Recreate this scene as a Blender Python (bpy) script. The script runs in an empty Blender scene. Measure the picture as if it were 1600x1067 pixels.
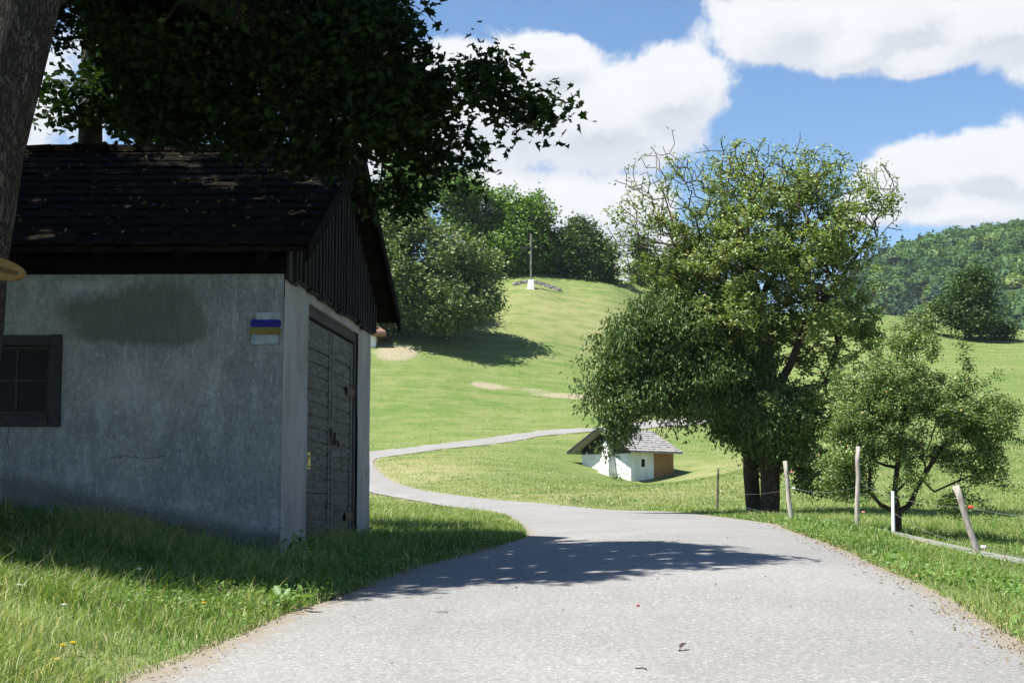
import bpy, math, random
import numpy as np
from mathutils import Vector, Matrix
R = math.radians
rng = np.random.default_rng(7)
random.seed(7)
scene = bpy.context.scene
COL = scene.collection

# ------------------------------------------------------------------ camera
F = 2350.0; PITCH = math.atan(247.0 / F)
cam = bpy.data.objects.new('camera', bpy.data.cameras.new('camera'))
COL.objects.link(cam)
cam.data.sensor_width = 36.0; cam.data.lens = 36.0 * F / 1600.0
cam.data.clip_start = 0.1; cam.data.clip_end = 6000.0
cam.location = (0, 0, 0); cam.rotation_euler = (math.pi / 2 + PITCH, 0, 0)
scene.camera = cam
CP, SP = math.cos(PITCH), math.sin(PITCH)
def at(u, v, d):
    """world point (eye = origin) seen at photo pixel u,v at world depth d"""
    a = (u - 800.0); b = (533.5 - v)
    y = F * CP - b * SP; z = F * SP + b * CP
    k = d / y
    return (a * k, d, z * k)

# ------------------------------------------------------------------ light
SUN_EL = R(60); SX, SY = -0.93, -0.36
n_ = math.hypot(SX, SY); SX /= n_; SY /= n_
SUNV = Vector((SX * math.cos(SUN_EL), SY * math.cos(SUN_EL), math.sin(SUN_EL)))
sun = bpy.data.objects.new('sun', bpy.data.lights.new('sun', 'SUN'))
COL.objects.link(sun)
sun.data.energy = 5.0; sun.data.angle = R(0.5); sun.data.color = (1.0, 0.955, 0.88)
sun.rotation_euler = (-SUNV).to_track_quat('-Z', 'Y').to_euler()
scene.view_settings.view_transform = 'Standard'; scene.view_settings.look = 'None'
scene.view_settings.exposure = 1.28; scene.view_settings.gamma = 1.0
SKY_K = 0.070

class NT:
    """tiny node helper"""
    def __init__(s, nt): s.nt = nt; s.n = nt.nodes; s.l = nt.links
    def new(s, t, **k):
        o = s.n.new(t)
        for a, b in k.items(): setattr(o, a, b)
        return o
    def put(s, sock, val):
        if isinstance(val, bpy.types.NodeSocket): s.l.new(val, sock)
        else: sock.default_value = val
    def m(s, op, a, b=None, c=None, clamp=False):
        o = s.new('ShaderNodeMath', operation=op, use_clamp=clamp)
        s.put(o.inputs[0], a)
        if b is not None: s.put(o.inputs[1], b)
        if c is not None: s.put(o.inputs[2], c)
        return o.outputs[0]
    def mix(s, f, a, b, mode='MIX'):
        o = s.new('ShaderNodeMix', data_type='RGBA', blend_type=mode)
        s.put(o.inputs[0], f)
        s.put(o.inputs[6], a if isinstance(a, bpy.types.NodeSocket) else (*a, 1))
        s.put(o.inputs[7], b if isinstance(b, bpy.types.NodeSocket) else (*b, 1))
        return o.outputs[2]
    def noise(s, vec, scale, detail=4, rough=.55, dist=0.0, col=False):
        o = s.new('ShaderNodeTexNoise')
        if vec is not None: s.l.new(vec, o.inputs['Vector'])
        o.inputs['Scale'].default_value = scale; o.inputs['Detail'].default_value = detail
        o.inputs['Roughness'].default_value = rough; o.inputs['Distortion'].default_value = dist
        return o.outputs['Color' if col else 'Fac']
    def ss(s, x, lo, hi):
        o = s.new('ShaderNodeMapRange', interpolation_type='SMOOTHSTEP')
        s.put(o.inputs[0], x); o.inputs[1].default_value = lo; o.inputs[2].default_value = hi
        return o.outputs[0]
    def ramp(s, x, stops):
        o = s.new('ShaderNodeValToRGB'); s.put(o.inputs[0], x)
        e = o.color_ramp.elements
        while len(e) < len(stops): e.new(0.5)
        for i, (p, c) in enumerate(stops): e[i].position = p; e[i].color = (*c, 1)
        return o.outputs[0]
    def scale(s, vec, xyz):
        o = s.new('ShaderNodeVectorMath', operation='MULTIPLY')
        s.l.new(vec, o.inputs[0]); o.inputs[1].default_value = xyz
        return o.outputs[0]

# ---- sky: physical sky with cumulus placed by direction (azimuth, elevation)
world = bpy.data.worlds.new('World'); scene.world = world; world.use_nodes = True
w = NT(world.node_tree)
for x in list(w.n): w.n.remove(x)
wout = w.new('ShaderNodeOutputWorld'); wbg = w.new('ShaderNodeBackground')
w.l.new(wbg.outputs[0], wout.inputs[0])
sky = w.new('ShaderNodeTexSky', sky_type='NISHITA')
sky.sun_disc = False; sky.sun_elevation = SUN_EL
sky.sun_rotation = math.atan2(SX, SY)
sky.altitude = 600; sky.air_density = 1.0; sky.dust_density = 0.35; sky.ozone_density = 2.5
def azel(u, v):
    x, y, z = at(u, v, 10.0)
    return math.atan2(x, y), math.asin(z / math.sqrt(x * x + y * y + z * z))
PX = 1.0 / F
CLOUDS = [  # centre u,v  radii u,v
    (790, 165, 200, 112), (930, 185, 190, 100), (1040, 140, 135, 78), (700, 110, 120, 55), (850, 90, 110, 40), (640, 200, 160, 110),
    (860, 330, 150, 75), (760, 300, 120, 50), (960, 330, 120, 65), (1010, 400, 120, 70),
    (1240, 30, 165, 85), (1400, 25, 190, 85), (1540, 40, 170, 80), (1330, 70, 150, 50), (1440, 85, 110, 40), (1640, 90, 90, 50),
    (1530, 255, 130, 60), (1420, 270, 95, 55), (1620, 260, 130, 80), (1500, 320, 190, 42), (1380, 320, 80, 35),
    (-300, 100, 500, 160), (2300, 300, 420, 130)]
geo = w.new('ShaderNodeNewGeometry')
tc = w.new('ShaderNodeTexCoord')
D = tc.outputs['Generated']
sep = w.new('ShaderNodeSeparateXYZ'); w.l.new(D, sep.inputs[0])
AZ = w.m('ARCTAN2', sep.outputs[0], sep.outputs[1]); EL = w.m('ARCSINE', sep.outputs[2])
comb = w.new('ShaderNodeCombineXYZ'); w.l.new(AZ, comb.inputs[0]); w.l.new(EL, comb.inputs[1])
def cloud_field(dx, dy):
    az = w.m('ADD', AZ, dx); el = w.m('ADD', EL, dy)
    cc = w.new('ShaderNodeCombineXYZ'); w.l.new(az, cc.inputs[0]); w.l.new(el, cc.inputs[1])
    p = cc.outputs[0]
    n1 = w.noise(p, 21, 14, .68, .25); n2 = w.noise(p, 5, 3, .5)
    best = None
    for (u, v, ru, rv) in CLOUDS:
        a, e = azel(u, v)
        q = w.m('ADD', w.m('POWER', w.m('ABSOLUTE', w.m('MULTIPLY', w.m('SUBTRACT', az, a), 1 / (ru * PX))), 2.0),
                w.m('POWER', w.m('ABSOLUTE', w.m('MULTIPLY', w.m('SUBTRACT', el, e), 1 / (rv * PX))), 2.0))
        b = w.m('SUBTRACT', 1.0, w.m('SQRT', q))
        best = b if best is None else w.m('SMOOTH_MAX', best, b, 0.15)
    best = w.m('MAXIMUM', best, -1.0)
    t = w.m('ADD', best, w.m('MULTIPLY', w.m('SUBTRACT', n1, .5), 1.15))
    return w.m('ADD', t, w.m('MULTIPLY', w.m('SUBTRACT', n2, .5), .5)), n1
f0, nn = cloud_field(0, 0)
f1, _ = cloud_field(-0.006, 0.017)
mask = w.ss(f0, -0.02, 0.26)
lit = w.ss(w.m('SUBTRACT', f0, f1), -0.32, 0.30)          # thinner toward the sun = bright edge
deep = w.ss(f0, 0.15, 1.0)
lit2 = w.m('SUBTRACT', w.m('ADD', w.m('MULTIPLY', lit, .75), .30), w.m('MULTIPLY', deep, .32), clamp=True)
ccol = w.ramp(lit2, [(0.0, (.26, .275, .305)), (.38, (.345, .355, .375)), (.85, (.395, .40, .408))])
skc = w.new('ShaderNodeVectorMath', operation='SCALE'); w.l.new(sky.outputs[0], skc.inputs[0]); skc.inputs[3].default_value = SKY_K
hs = w.new('ShaderNodeHueSaturation'); w.l.new(skc.outputs[0], hs.inputs['Color']); hs.inputs['Saturation'].default_value = 1.13
skyfin = w.mix(w.m('MULTIPLY', mask, .96), hs.outputs[0], ccol)
w.l.new(skyfin, wbg.inputs[0]); wbg.inputs[1].default_value = 1.0

# ------------------------------------------------------------------ helpers
def tag(o, label=None, cat=None, group=None, kind=None):
    if label: o['label'] = label
    if cat: o['category'] = cat
    if group: o['group'] = group
    if kind: o['kind'] = kind
    return o
def empty(name, loc, label, cat, group=None):
    o = bpy.data.objects.new(name, None); COL.objects.link(o); o.location = loc
    o.empty_display_size = .2
    return tag(o, label, cat, group)
def link_mesh(name, me, mat, parent=None):
    o = bpy.data.objects.new(name, me); COL.objects.link(o)
    if mat: me.materials.append(mat)
    if parent is not None:
        o.parent = parent
        o.matrix_parent_inverse = Matrix.Translation(-Vector(parent.location))
    return o
def mesh_np(name, V, quads=None, tris=None, ngons=None, nside=0, attrs=None, smooth=False):
    me = bpy.data.meshes.new(name)
    V = np.asarray(V, np.float32).reshape(-1, 3)
    me.vertices.add(len(V)); me.vertices.foreach_set('co', V.ravel())
    L, S, off = [], [], 0
    for A, k in ((quads, 4), (tris, 3), (ngons, nside)):
        if A is None or len(A) == 0: continue
        A = np.asarray(A, np.int32).reshape(-1, k)
        L.append(A.ravel()); S.append(off + np.arange(len(A)) * k); off += len(A) * k
    L = np.concatenate(L).astype(np.int32); S = np.concatenate(S).astype(np.int32)
    me.loops.add(len(L)); me.loops.foreach_set('vertex_index', L)
    me.polygons.add(len(S)); me.polygons.foreach_set('loop_start', S)
    if smooth: me.polygons.foreach_set('use_smooth', np.ones(len(S), bool))
    if attrs:
        for k, a in attrs.items():
            t = me.attributes.new(k, 'FLOAT', 'POINT'); t.data.foreach_set('value', np.asarray(a, np.float32))
    me.update(calc_edges=True)
    return me
def _h(ix, iy, iz):
    h = (ix.astype(np.int64) * 374761393 + iy.astype(np.int64) * 668265263 + iz.astype(np.int64) * 2147483647 // 7) & 0xffffffff
    h = ((h ^ (h >> 13)) * 1274126177) & 0xffffffff
    return ((h ^ (h >> 16)) & 0xffff) / 65535.0
def vnoise(x, y, z=0.0):
    x = np.asarray(x, float); y = np.asarray(y, float); z = np.zeros_like(x) + z
    x0, y0, z0 = np.floor(x), np.floor(y), np.floor(z)
    fx, fy, fz = x - x0, y - y0, z - z0
    fx, fy, fz = [t * t * (3 - 2 * t) for t in (fx, fy, fz)]
    r = 0
    for i in (0, 1):
        for j in (0, 1):
            for k in (0, 1):
                r = r + _h(x0 + i, y0 + j, z0 + k) * (fx if i else 1 - fx) * (fy if j else 1 - fy) * (fz if k else 1 - fz)
    return r
def fbm(x, y, z=0.0, o=4):
    r, a, s = 0, .5, 1.0
    for i in range(o): r = r + a * vnoise(np.asarray(x) * s + 17.3 * i, np.asarray(y) * s + 5.1 * i, np.asarray(z) * s + 3.7 * i); a *= .5; s *= 2.03
    return r

class MB:
    """collects shapes, builds ONE mesh object; fn maps local points to world"""
    def __init__(s, fn=None): s.v = []; s.f = []; s.fn = fn or (lambda p: p)
    def add(s, vs, fs):
        o = len(s.v); s.v += [tuple(s.fn(p)) for p in vs]; s.f += [tuple(i + o for i in f) for f in fs]
    def box(s, x0, x1, y0, y1, z0, z1, j=0.0):
        P = [(x, y, z) for x in (x0, x1) for y in (y0, y1) for z in (z0, z1)]
        if j: P = [tuple(c + random.uniform(-j, j) for c in p) for p in P]
        s.add(P, [(0, 1, 3, 2), (4, 6, 7, 5), (0, 4, 5, 1), (2, 3, 7, 6), (0, 2, 6, 4), (1, 5, 7, 3)])
    def prism(s, poly, d):
        """poly list of 3d pts, extruded along vector d"""
        n = len(poly); P = [tuple(p) for p in poly] + [tuple(p[i] + d[i] for i in range(3)) for p in poly]
        s.add(P, [tuple(range(n))[::-1], tuple(range(n, 2 * n))] + [(i, (i + 1) % n, n + (i + 1) % n, n + i) for i in range(n)])
    def tube(s, pts, rads, k=8, cap=True, rough=0.0, seed=0):
        pts = [Vector(p) for p in pts]; vs = []; fs = []
        up = Vector((.13, .21, 1)); T = (pts[1] - pts[0]).normalized()
        if abs(T.dot(up.normalized())) > .95: up = Vector((1, .2, 0))
        N = (up - T * up.dot(T)).normalized()
        for i, p in enumerate(pts):
            t = (pts[min(i + 1, len(pts) - 1)] - pts[max(i - 1, 0)]).normalized()
            N = (N - t * N.dot(t)).normalized(); B = t.cross(N)
            r = rads[i] if hasattr(rads, '__len__') else rads
            for a in range(k):
                an = 2 * math.pi * a / k; rr = r
                if rough: rr = r * (1 + rough * (float(fbm(math.cos(an) * 2.2 + seed, math.sin(an) * 2.2, i * .35, 3)) - .45) * 2)
                vs.append(p + (N * math.cos(an) + B * math.sin(an)) * rr)
        for i in range(len(pts) - 1):
            for a in range(k): fs.append((i * k + a, i * k + (a + 1) % k, (i + 1) * k + (a + 1) % k, (i + 1) * k + a))
        if cap: fs += [tuple(range(k))[::-1], tuple(range((len(pts) - 1) * k, len(pts) * k))]
        s.add([tuple(v) for v in vs], fs)
    def build(s, name, mat, parent=None, smooth=False, bevel=0.0):
        me = bpy.data.meshes.new(name); me.from_pydata(s.v, [], s.f)
        if smooth: me.polygons.foreach_set('use_smooth', [True] * len(me.polygons))
        me.update()
        o = link_mesh(name, me, mat, parent)
        if bevel:
            b = o.modifiers.new('bevel', 'BEVEL'); b.width = bevel; b.segments = 2; b.limit_method = 'ANGLE'
        return o

# ------------------------------------------------------------------ materials
def mat(name):
    m = bpy.data.materials.new(name); m.use_nodes = True
    n = NT(m.node_tree); b = n.n['Principled BSDF']
    return m, n, b
def coords(n, kind='Object'):
    t = n.new('ShaderNodeTexCoord'); return t.outputs[kind]
def bump(n, b, h, strength=.3, dist=.02):
    o = n.new('ShaderNodeBump'); o.inputs['Strength'].default_value = strength; o.inputs['Distance'].default_value = dist
    n.l.new(h, o.inputs['Height']); n.l.new(o.outputs[0], b.inputs['Normal'])
def leaf_mat(name, stops, trans=.25, rough=.45, spec=.4, tstops=None):
    m, n, b = mat(name)
    at_ = n.new('ShaderNodeAttribute', attribute_name='tint')
    c = n.ramp(at_.outputs['Fac'], stops)
    n.l.new(c, b.inputs['Base Color']); b.inputs['Roughness'].default_value = rough
    b.inputs['Specular IOR Level'].default_value = spec
    tr = n.new('ShaderNodeBsdfTranslucent')
    tc_ = n.mix(1.0, c, (1.25, 1.35, .55), 'MULTIPLY'); n.l.new(tc_, tr.inputs[0])
    mx = n.new('ShaderNodeMixShader'); mx.inputs[0].default_value = trans
    n.l.new(b.outputs[0], mx.inputs[1]); n.l.new(tr.outputs[0], mx.inputs[2])
    n.l.new(mx.outputs[0], n.n['Material Output'].inputs[0])
    return m
def simple(name, c1, c2, scale=8, rough=.8, bstr=.2, bd=.01, stretch=(1, 1, 1), detail=5, spec=.3):
    m, n, b = mat(name); p = n.scale(coords(n), stretch)
    f = n.noise(p, scale, detail, .6)
    n.l.new(n.mix(n.ss(f, .3, .7), c1, c2), b.inputs['Base Color'])
    b.inputs['Roughness'].default_value = rough; b.inputs['Specular IOR Level'].default_value = spec
    bump(n, b, f, bstr, bd)
    return m
M = {}
# asphalt
m, n, b = mat('asphalt'); p = coords(n)
fine = n.noise(p, 34, 5, .85); mid = n.noise(p, 9, 4, .6); big = n.noise(p, .45, 4, .6)
vor = n.new('ShaderNodeTexVoronoi'); n.l.new(p, vor.inputs['Vector']); vor.inputs['Scale'].default_value = 80
c = n.mix(n.ss(big, .35, .7), (.185, .180, .172), (.222, .216, .206))
c = n.mix(n.m('MULTIPLY', n.ss(mid, .5, .75), .35), c, (.150, .144, .138))
c = n.mix(n.m('MULTIPLY', n.ss(fine, .52, .66), .75), c, (.080, .092, .088))
c = n.mix(n.m('MULTIPLY', n.ss(fine, .47, .35), .55), c, (.46, .45, .43))
stn = n.noise(n.scale(p, (1.2, .35, 1)), 1.1, 6, .7, .5); c = n.mix(n.m('MULTIPLY', n.ss(stn, .52, .72), .38), c, (.150, .145, .138))
vc = n.new('ShaderNodeTexVoronoi', feature='DISTANCE_TO_EDGE'); pw = n.new('ShaderNodeVectorMath', operation='ADD'); n.l.new(p, pw.inputs[0]); n.l.new(n.noise(p, 1.7, 4, .7, 0, True), pw.inputs[1]); n.l.new(pw.outputs[0], vc.inputs['Vector']); vc.inputs['Scale'].default_value = .42
crk = n.m('MULTIPLY', n.ss(vc.outputs['Distance'], .006, .001), n.ss(n.noise(p, .6, 2, .5), .50, .58)); c = n.mix(n.m('MULTIPLY', crk, .0), c, (.05, .048, .045))
ed = n.new('ShaderNodeAttribute', attribute_name='edge').outputs['Fac']; c = n.mix(n.m('MULTIPLY', n.ss(n.m('ADD', ed, n.m('MULTIPLY', n.m('SUBTRACT', mid, .5), 1.4)), .5, .95), .8), c, (.20, .165, .12))
n.l.new(c, b.inputs['Base Color']); b.inputs['Roughness'].default_value = .85; b.inputs['Specular IOR Level'].default_value = .3
hh = n.m('ADD', fine, n.m('MULTIPLY', vor.outputs['Distance'], .6)); bump(n, b, hh, .5, .006); M['asphalt'] = m
# meadow ground
m, n, b = mat('meadow'); p = coords(n)
dirt = n.new('ShaderNodeAttribute', attribute_name='dirt').outputs['Fac']
dry = n.new('ShaderNodeAttribute', attribute_name='dry').outputs['Fac']
n1 = n.noise(n.scale(p, (.35, 1, 1)), .11, 5, .6); n2 = n.noise(n.scale(p, (.5, 1, 1)), .8, 5, .65); n3 = n.noise(p, 5.5, 5, .75); n4 = n.noise(p, 28, 3, .7)
c = n.mix(n.ss(n1, .32, .68), (.070, .148, .024), (.112, .180, .036))
c = n.mix(n.m('MULTIPLY', n.ss(n2, .42, .72), .7), c, (.180, .215, .072))
n6 = n.noise(n.scale(p, (.25, 1.6, 1)), .5, 5, .7, .4); c = n.mix(n.m('MULTIPLY', n.ss(n6, .50, .66), .45), c, (.235, .235, .10)); c = n.mix(n.m('MULTIPLY', n.ss(n6, .46, .34), .45), c, (.050, .115, .020))
c = n.mix(n.m('MULTIPLY', n.ss(n3, .45, .68), .75), c, (.052, .108, .018))
c = n.mix(n.m('MULTIPLY', n.ss(n4, .55, .75), .5), c, (.24, .27, .11))
c = n.mix(n.m('MULTIPLY', dry, n.ss(n.m('ADD', n2, n.m('MULTIPLY', n3, .5)), .45, .85)), c, (.27, .255, .12))
dd = n.ss(n.m('ADD', dirt, n.m('MULTIPLY', n.m('SUBTRACT', n3, .5), .9)), .42, .62)
c = n.mix(dd, c, n.mix(n.ss(n4, .4, .65), (.32, .29, .20), (.20, .165, .105)))
wo = n.new('ShaderNodeAttribute', attribute_name='woods').outputs['Fac']
c = n.mix(n.m('MULTIPLY', wo, .9), c, (.025, .045, .015))
n.l.new(c, b.inputs['Base Color']); b.inputs['Roughness'].default_value = .9; b.inputs['Specular IOR Level'].default_value = .15
bump(n, b, n.m('ADD', n3, n4), .7, .10); M['meadow'] = m
# plaster of the old shed
m, n, b = mat('old_plaster'); p = coords(n)
g1 = n.noise(p, 1.3, 6, .6); g2 = n.noise(n.scale(p, (1, 1, .35)), 4.5, 6, .7); g3 = n.noise(n.scale(p, (1, 1, .6)), 30, 10, .85, .4); g5 = n.noise(n.scale(p, (1, 1, .3)), 9, 10, .8, 1.2); g4 = n.noise(p, 2.1, 3, .5, .6)
c = n.mix(n.ss(g1, .35, .68), (.21, .235, .24), (.33, .34, .325))
c = n.mix(n.m('MULTIPLY', n.ss(g2, .50, .70), .7), c, (.42, .45, .455))
c = n.mix(n.m('MULTIPLY', n.ss(g5, .53, .62), .55), c, (.40, .43, .44))
c = n.mix(n.m('MULTIPLY', n.ss(g3, .53, .62), .55), c, (.60, .63, .63))
c = n.mix(n.m('MULTIPLY', n.ss(g3, .47, .38), .55), c, (.11, .125, .12))
c = n.mix(n.m('MULTIPLY', n.ss(g5, .46, .38), .4), c, (.16, .18, .17))
st = n.new('ShaderNodeAttribute', attribute_name='stain').outputs['Fac']
c = n.mix(n.m('MULTIPLY', n.ss(n.m('ADD', st, n.m('MULTIPLY', n.m('SUBTRACT', g2, .5), 1.3)), .25, .8), .75), c, (.115, .112, .092))
lo = n.new('ShaderNodeAttribute', attribute_name='pale').outputs['Fac']
c = n.mix(n.m('MULTIPLY', n.ss(n.m('ADD', lo, n.m('MULTIPLY', n.m('SUBTRACT', g2, .5), 1.2)), .40, .85), .6), c, (.40, .44, .47))
mo = n.new('ShaderNodeAttribute', attribute_name='damp').outputs['Fac']
c = n.mix(n.m('MULTIPLY', n.ss(n.m('ADD', mo, n.m('MULTIPLY', n.m('SUBTRACT', g2, .5), 1.0)), .35, .8), .7), c, (.075, .09, .075))
n.l.new(c, b.inputs['Base Color']); b.inputs['Roughness'].default_value = .92; b.inputs['Specular IOR Level'].default_value = .15
bump(n, b, n.m('ADD', n.m('ADD', g2, g5), n.m('MULTIPLY', g3, .6)), .8, .03); M['plaster'] = m
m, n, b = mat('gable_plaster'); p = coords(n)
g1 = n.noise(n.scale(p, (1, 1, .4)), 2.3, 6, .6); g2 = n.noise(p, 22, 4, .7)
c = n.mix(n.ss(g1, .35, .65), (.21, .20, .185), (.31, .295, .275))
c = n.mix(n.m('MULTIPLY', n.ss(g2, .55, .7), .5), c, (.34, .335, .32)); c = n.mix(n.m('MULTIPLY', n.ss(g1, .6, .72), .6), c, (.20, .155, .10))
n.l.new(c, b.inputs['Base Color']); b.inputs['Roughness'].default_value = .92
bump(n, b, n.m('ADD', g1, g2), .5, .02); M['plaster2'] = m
M['whitewash'] = simple('whitewash', (.60, .60, .58), (.78, .78, .77), 1.6, .85, .4, .03, (1, 1, .5), detail=8)
M['old_wood'] = simple('weathered_wood', (.016, .015, .014), (.055, .052, .05), 5, .8, .5, .01, (6, 6, .5))
M['door_wood'] = simple('door_wood', (.034, .032, .030), (.125, .12, .114), 4, .75, .45, .010, (1.2, 1.2, 9))
M['dark_wood'] = simple('dark_wood', (.006, .005, .005), (.030, .028, .028), 5, .85, .4, .01, (5, 5, .5))
M['black_wood'] = simple('stained_wood', (.006, .006, .008), (.022, .022, .028), 6, .55, .4, .006, (3, 3, 3))
M['brown_wood'] = simple('brown_boards', (.23, .115, .045), (.33, .18, .075), 2.5, .7, .3, .01, (6, 6, .4))
M['tarred'] = simple('tarred_wood', (.003, .0028, .0025), (.008, .007, .006), 5, .95, .3, .01, spec=.03)
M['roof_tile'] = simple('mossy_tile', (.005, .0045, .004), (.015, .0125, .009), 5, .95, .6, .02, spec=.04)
M['grey_shingle'] = simple('grey_shingle', (.20, .19, .185), (.36, .34, .33), 4, .85, .4, .02, (1, 1, 1))
M['red_tile'] = simple('red_tile', (.20, .11, .085), (.15, .085, .07), 4, .8, .3, .02)
M['iron'] = simple('rusty_iron', (.022, .018, .016), (.07, .040, .028), 14, .6, .3, .004)
M['post_wood'] = simple('post_wood', (.24, .215, .185), (.42, .39, .35), 5, .85, .5, .008, (5, 5, .7))
M['post_dark'] = simple('dark_post_wood', (.07, .055, .045), (.14, .12, .10), 6, .85, .5, .008, (5, 5, .7))
M['plastic_white'] = simple('white_plastic', (.78, .80, .82), (.70, .72, .74), 3, .4, .02, .001)
M['plastic_red'] = simple('red_plastic', (.70, .07, .04), (.60, .06, .035), 3, .4, .02, .001)
M['plastic_pink'] = simple('faded_red_plastic', (.70, .28, .24), (.62, .22, .19), 3, .4, .02, .001)
M['wire'] = simple('fence_wire', (.30, .30, .31), (.20, .20, .20), 3, .4, .02, .001)
M['blue_paint'] = simple('blue_paint', (.006, .008, .16), (.010, .012, .22), 20, .7, .2, .004)
M['yellow_paint'] = simple('ochre_paint', (.15, .12, .025), (.20, .16, .035), 14, .7, .2, .004)
M['white_paint'] = simple('white_paint', (.34, .40, .44), (.22, .26, .28), 9, .7, .2, .004, detail=7)
M['enamel'] = simple('yellow_enamel', (.74, .56, .10), (.60, .42, .08), 12, .4, .05, .001)
M['enamel_dark'] = simple('sign_print', (.10, .08, .03), (.16, .12, .04), 12, .5, .05, .001)
M['sign_wood'] = simple('orange_sign_wood', (.15, .08, .016), (.21, .11, .025), 5, .5, .2, .003, (3, 3, 9))
M['sign_letter'] = simple('sign_letter', (.03, .016, .008), (.05, .025, .012), 5, .6, .1, .002)
M['stone'] = simple('grey_stone', (.20, .19, .175), (.40, .38, .35), 3, .9, .6, .05)
M['concrete'] = simple('pale_concrete', (.16, .155, .14), (.25, .24, .215), 6, .9, .4, .01)
M['glass_dark'] = simple('dark_glass', (.001, .001, .0015), (.003, .003, .004), 2, .2, .02, .001, spec=.08)
M['interior'] = simple('dark_interior', (.006, .006, .006), (.01, .01, .01), 2, .9, .02, .001)
M['dry_leaf'] = leaf_mat('dry_leaf', [(0, (.12, .07, .035)), (.5, (.28, .21, .11)), (1, (.42, .35, .22))], .1, .7, .2)
M['leaf_litter_roof'] = leaf_mat('fallen_leaf', [(0, (.06, .045, .02)), (.6, (.15, .13, .07)), (1, (.22, .20, .12))], .1, .5, .4)
M['red_fruit'] = simple('red_fruit', (.35, .03, .03), (.25, .02, .03), 3, .3, .02, .001)
M['apple'] = simple('small_apple', (.42, .40, .16), (.45, .20, .10), 2, .35, .02, .001)
M['yellow_petal'] = simple('yellow_petal', (.85, .60, .03), (.75, .50, .02), 3, .6, .02, .001)
M['white_petal'] = simple('white_petal', (.72, .72, .66), (.60, .62, .5), 3, .6, .02, .001)
def bark(name, c1, c2, sc=9):
    m, n, b = mat(name); p = n.scale(coords(n), (1, 1, .28))
    a = n.noise(p, sc, 7, .7, .6); v = n.new('ShaderNodeTexVoronoi', feature='DISTANCE_TO_EDGE')
    pd = n.new('ShaderNodeVectorMath', operation='ADD'); n.l.new(p, pd.inputs[0]); n.l.new(n.noise(p, sc * .5, 4, .6, 0, True), pd.inputs[1])
    n.l.new(pd.outputs[0], v.inputs['Vector']); v.inputs['Scale'].default_value = sc * 1.6
    f = n.m('MULTIPLY', n.ss(a, .3, .7), n.ss(v.outputs['Distance'], 0.0, .22))
    n.l.new(n.mix(f, c1, c2), b.inputs['Base Color']); b.inputs['Roughness'].default_value = .9; b.inputs['Specular IOR Level'].default_value = .2
    bump(n, b, f, 1.0, .03); return m
M['bark_grey'] = bark('grey_bark', (.018, .014, .011), (.15, .13, .105), 8)
M['bark_brown'] = bark('brown_bark', (.035, .026, .019), (.17, .13, .09), 7)
M['twig'] = bark('twig_bark', (.04, .032, .028), (.13, .11, .10), 6)
M['grass'] = leaf_mat('grass_blades', [(0, (.045, .105, .015)), (.4, (.105, .195, .030)), (.68, (.19, .275, .068)), (.88, (.36, .37, .16)), (1, (.54, .49, .29))], .35, .5, .3)
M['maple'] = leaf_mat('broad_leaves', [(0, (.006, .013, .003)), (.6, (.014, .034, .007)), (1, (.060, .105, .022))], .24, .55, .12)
M['cherry'] = leaf_mat('drooping_leaves', [(0, (.030, .062, .017)), (.6, (.088, .145, .040)), (1, (.19, .26, .085))], .24, .5, .3)
M['pear'] = leaf_mat('pear_leaves', [(0, (.050, .092, .022)), (.55, (.135, .205, .056)), (.9, (.30, .35, .15)), (1, (.36, .34, .13))], .3, .45, .4)
M['apple_l'] = leaf_mat('apple_leaves', [(0, (.055, .10, .026)), (.6, (.135, .205, .062)), (1, (.30, .37, .16))], .24, .48, .35)
M['pale_l'] = leaf_mat('pale_leaves', [(0, (.05, .078, .025)), (.5, (.105, .16, .046)), (1, (.36, .40, .19))], .2, .5, .4)
M['mid_l'] = leaf_mat('mid_green_leaves', [(0, (.045, .092, .020)), (.5, (.10, .185, .038)), (1, (.22, .34, .08))], .25, .55, .3)
M['dark_l'] = leaf_mat('dark_green_leaves', [(0, (.032, .062, .020)), (.6, (.065, .12, .034)), (1, (.13, .21, .06))], .2, .55, .3)
M['forest'] = leaf_mat('forest_leaves', [(0, (.022, .055, .030)), (.3, (.050, .105, .038)), (.7, (.10, .175, .050)), (1, (.20, .26, .08))], .25, .7, .15)
M['weed'] = leaf_mat('weed_leaves', [(0, (.06, .14, .03)), (1, (.16, .26, .06))], .3, .5, .3)

# ------------------------------------------------------------------ terrain
LE = [(200, 1067, 8.0), (330, 1015, 9.1), (440, 965, 10.3), (560, 925, 11.6), (650, 890, 13.2), (740, 865, 14.9), (800, 848, 17), (824, 834, 20.5),
      (800, 815, 28), (783, 803, 38), (738, 797, 50), (697, 791, 56), (640, 781, 64), (592, 772, 70), (560, 764, 75), (528, 750, 82), (508, 728, 92),
      (518, 712, 99), (548, 707, 101.5), (577, 705, 103), (656, 697, 105), (751, 686, 108), (831, 675, 112), (920, 669.5, 114), (1030, 656, 118), (1130, 650, 121), (1260, 646, 124)]
RI = [(1700, 1060, 8.0), (1600, 1010, 9.1), (1540, 975, 10.0), (1480, 940, 11), (1380, 890, 13.2), (1330, 866, 15.3), (1290, 850, 17), (1235, 830, 21),
      (1180, 815, 27), (1110, 806, 34), (1050, 800, 40), (960, 797, 46), (840, 786, 54), (738, 777, 62), (700, 772, 66), (655, 765, 72), (608, 749, 82),
      (584, 727, 90), (590, 716, 95), (624, 711, 97.5), (687, 702, 101), (783, 692, 104.5), (847, 681, 108.5), (920, 674.5, 110.5), (1030, 667, 113.5), (1130, 660, 117), (1260, 655, 120)]
CTRL = [at(*q) for q in LE + RI]
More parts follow.
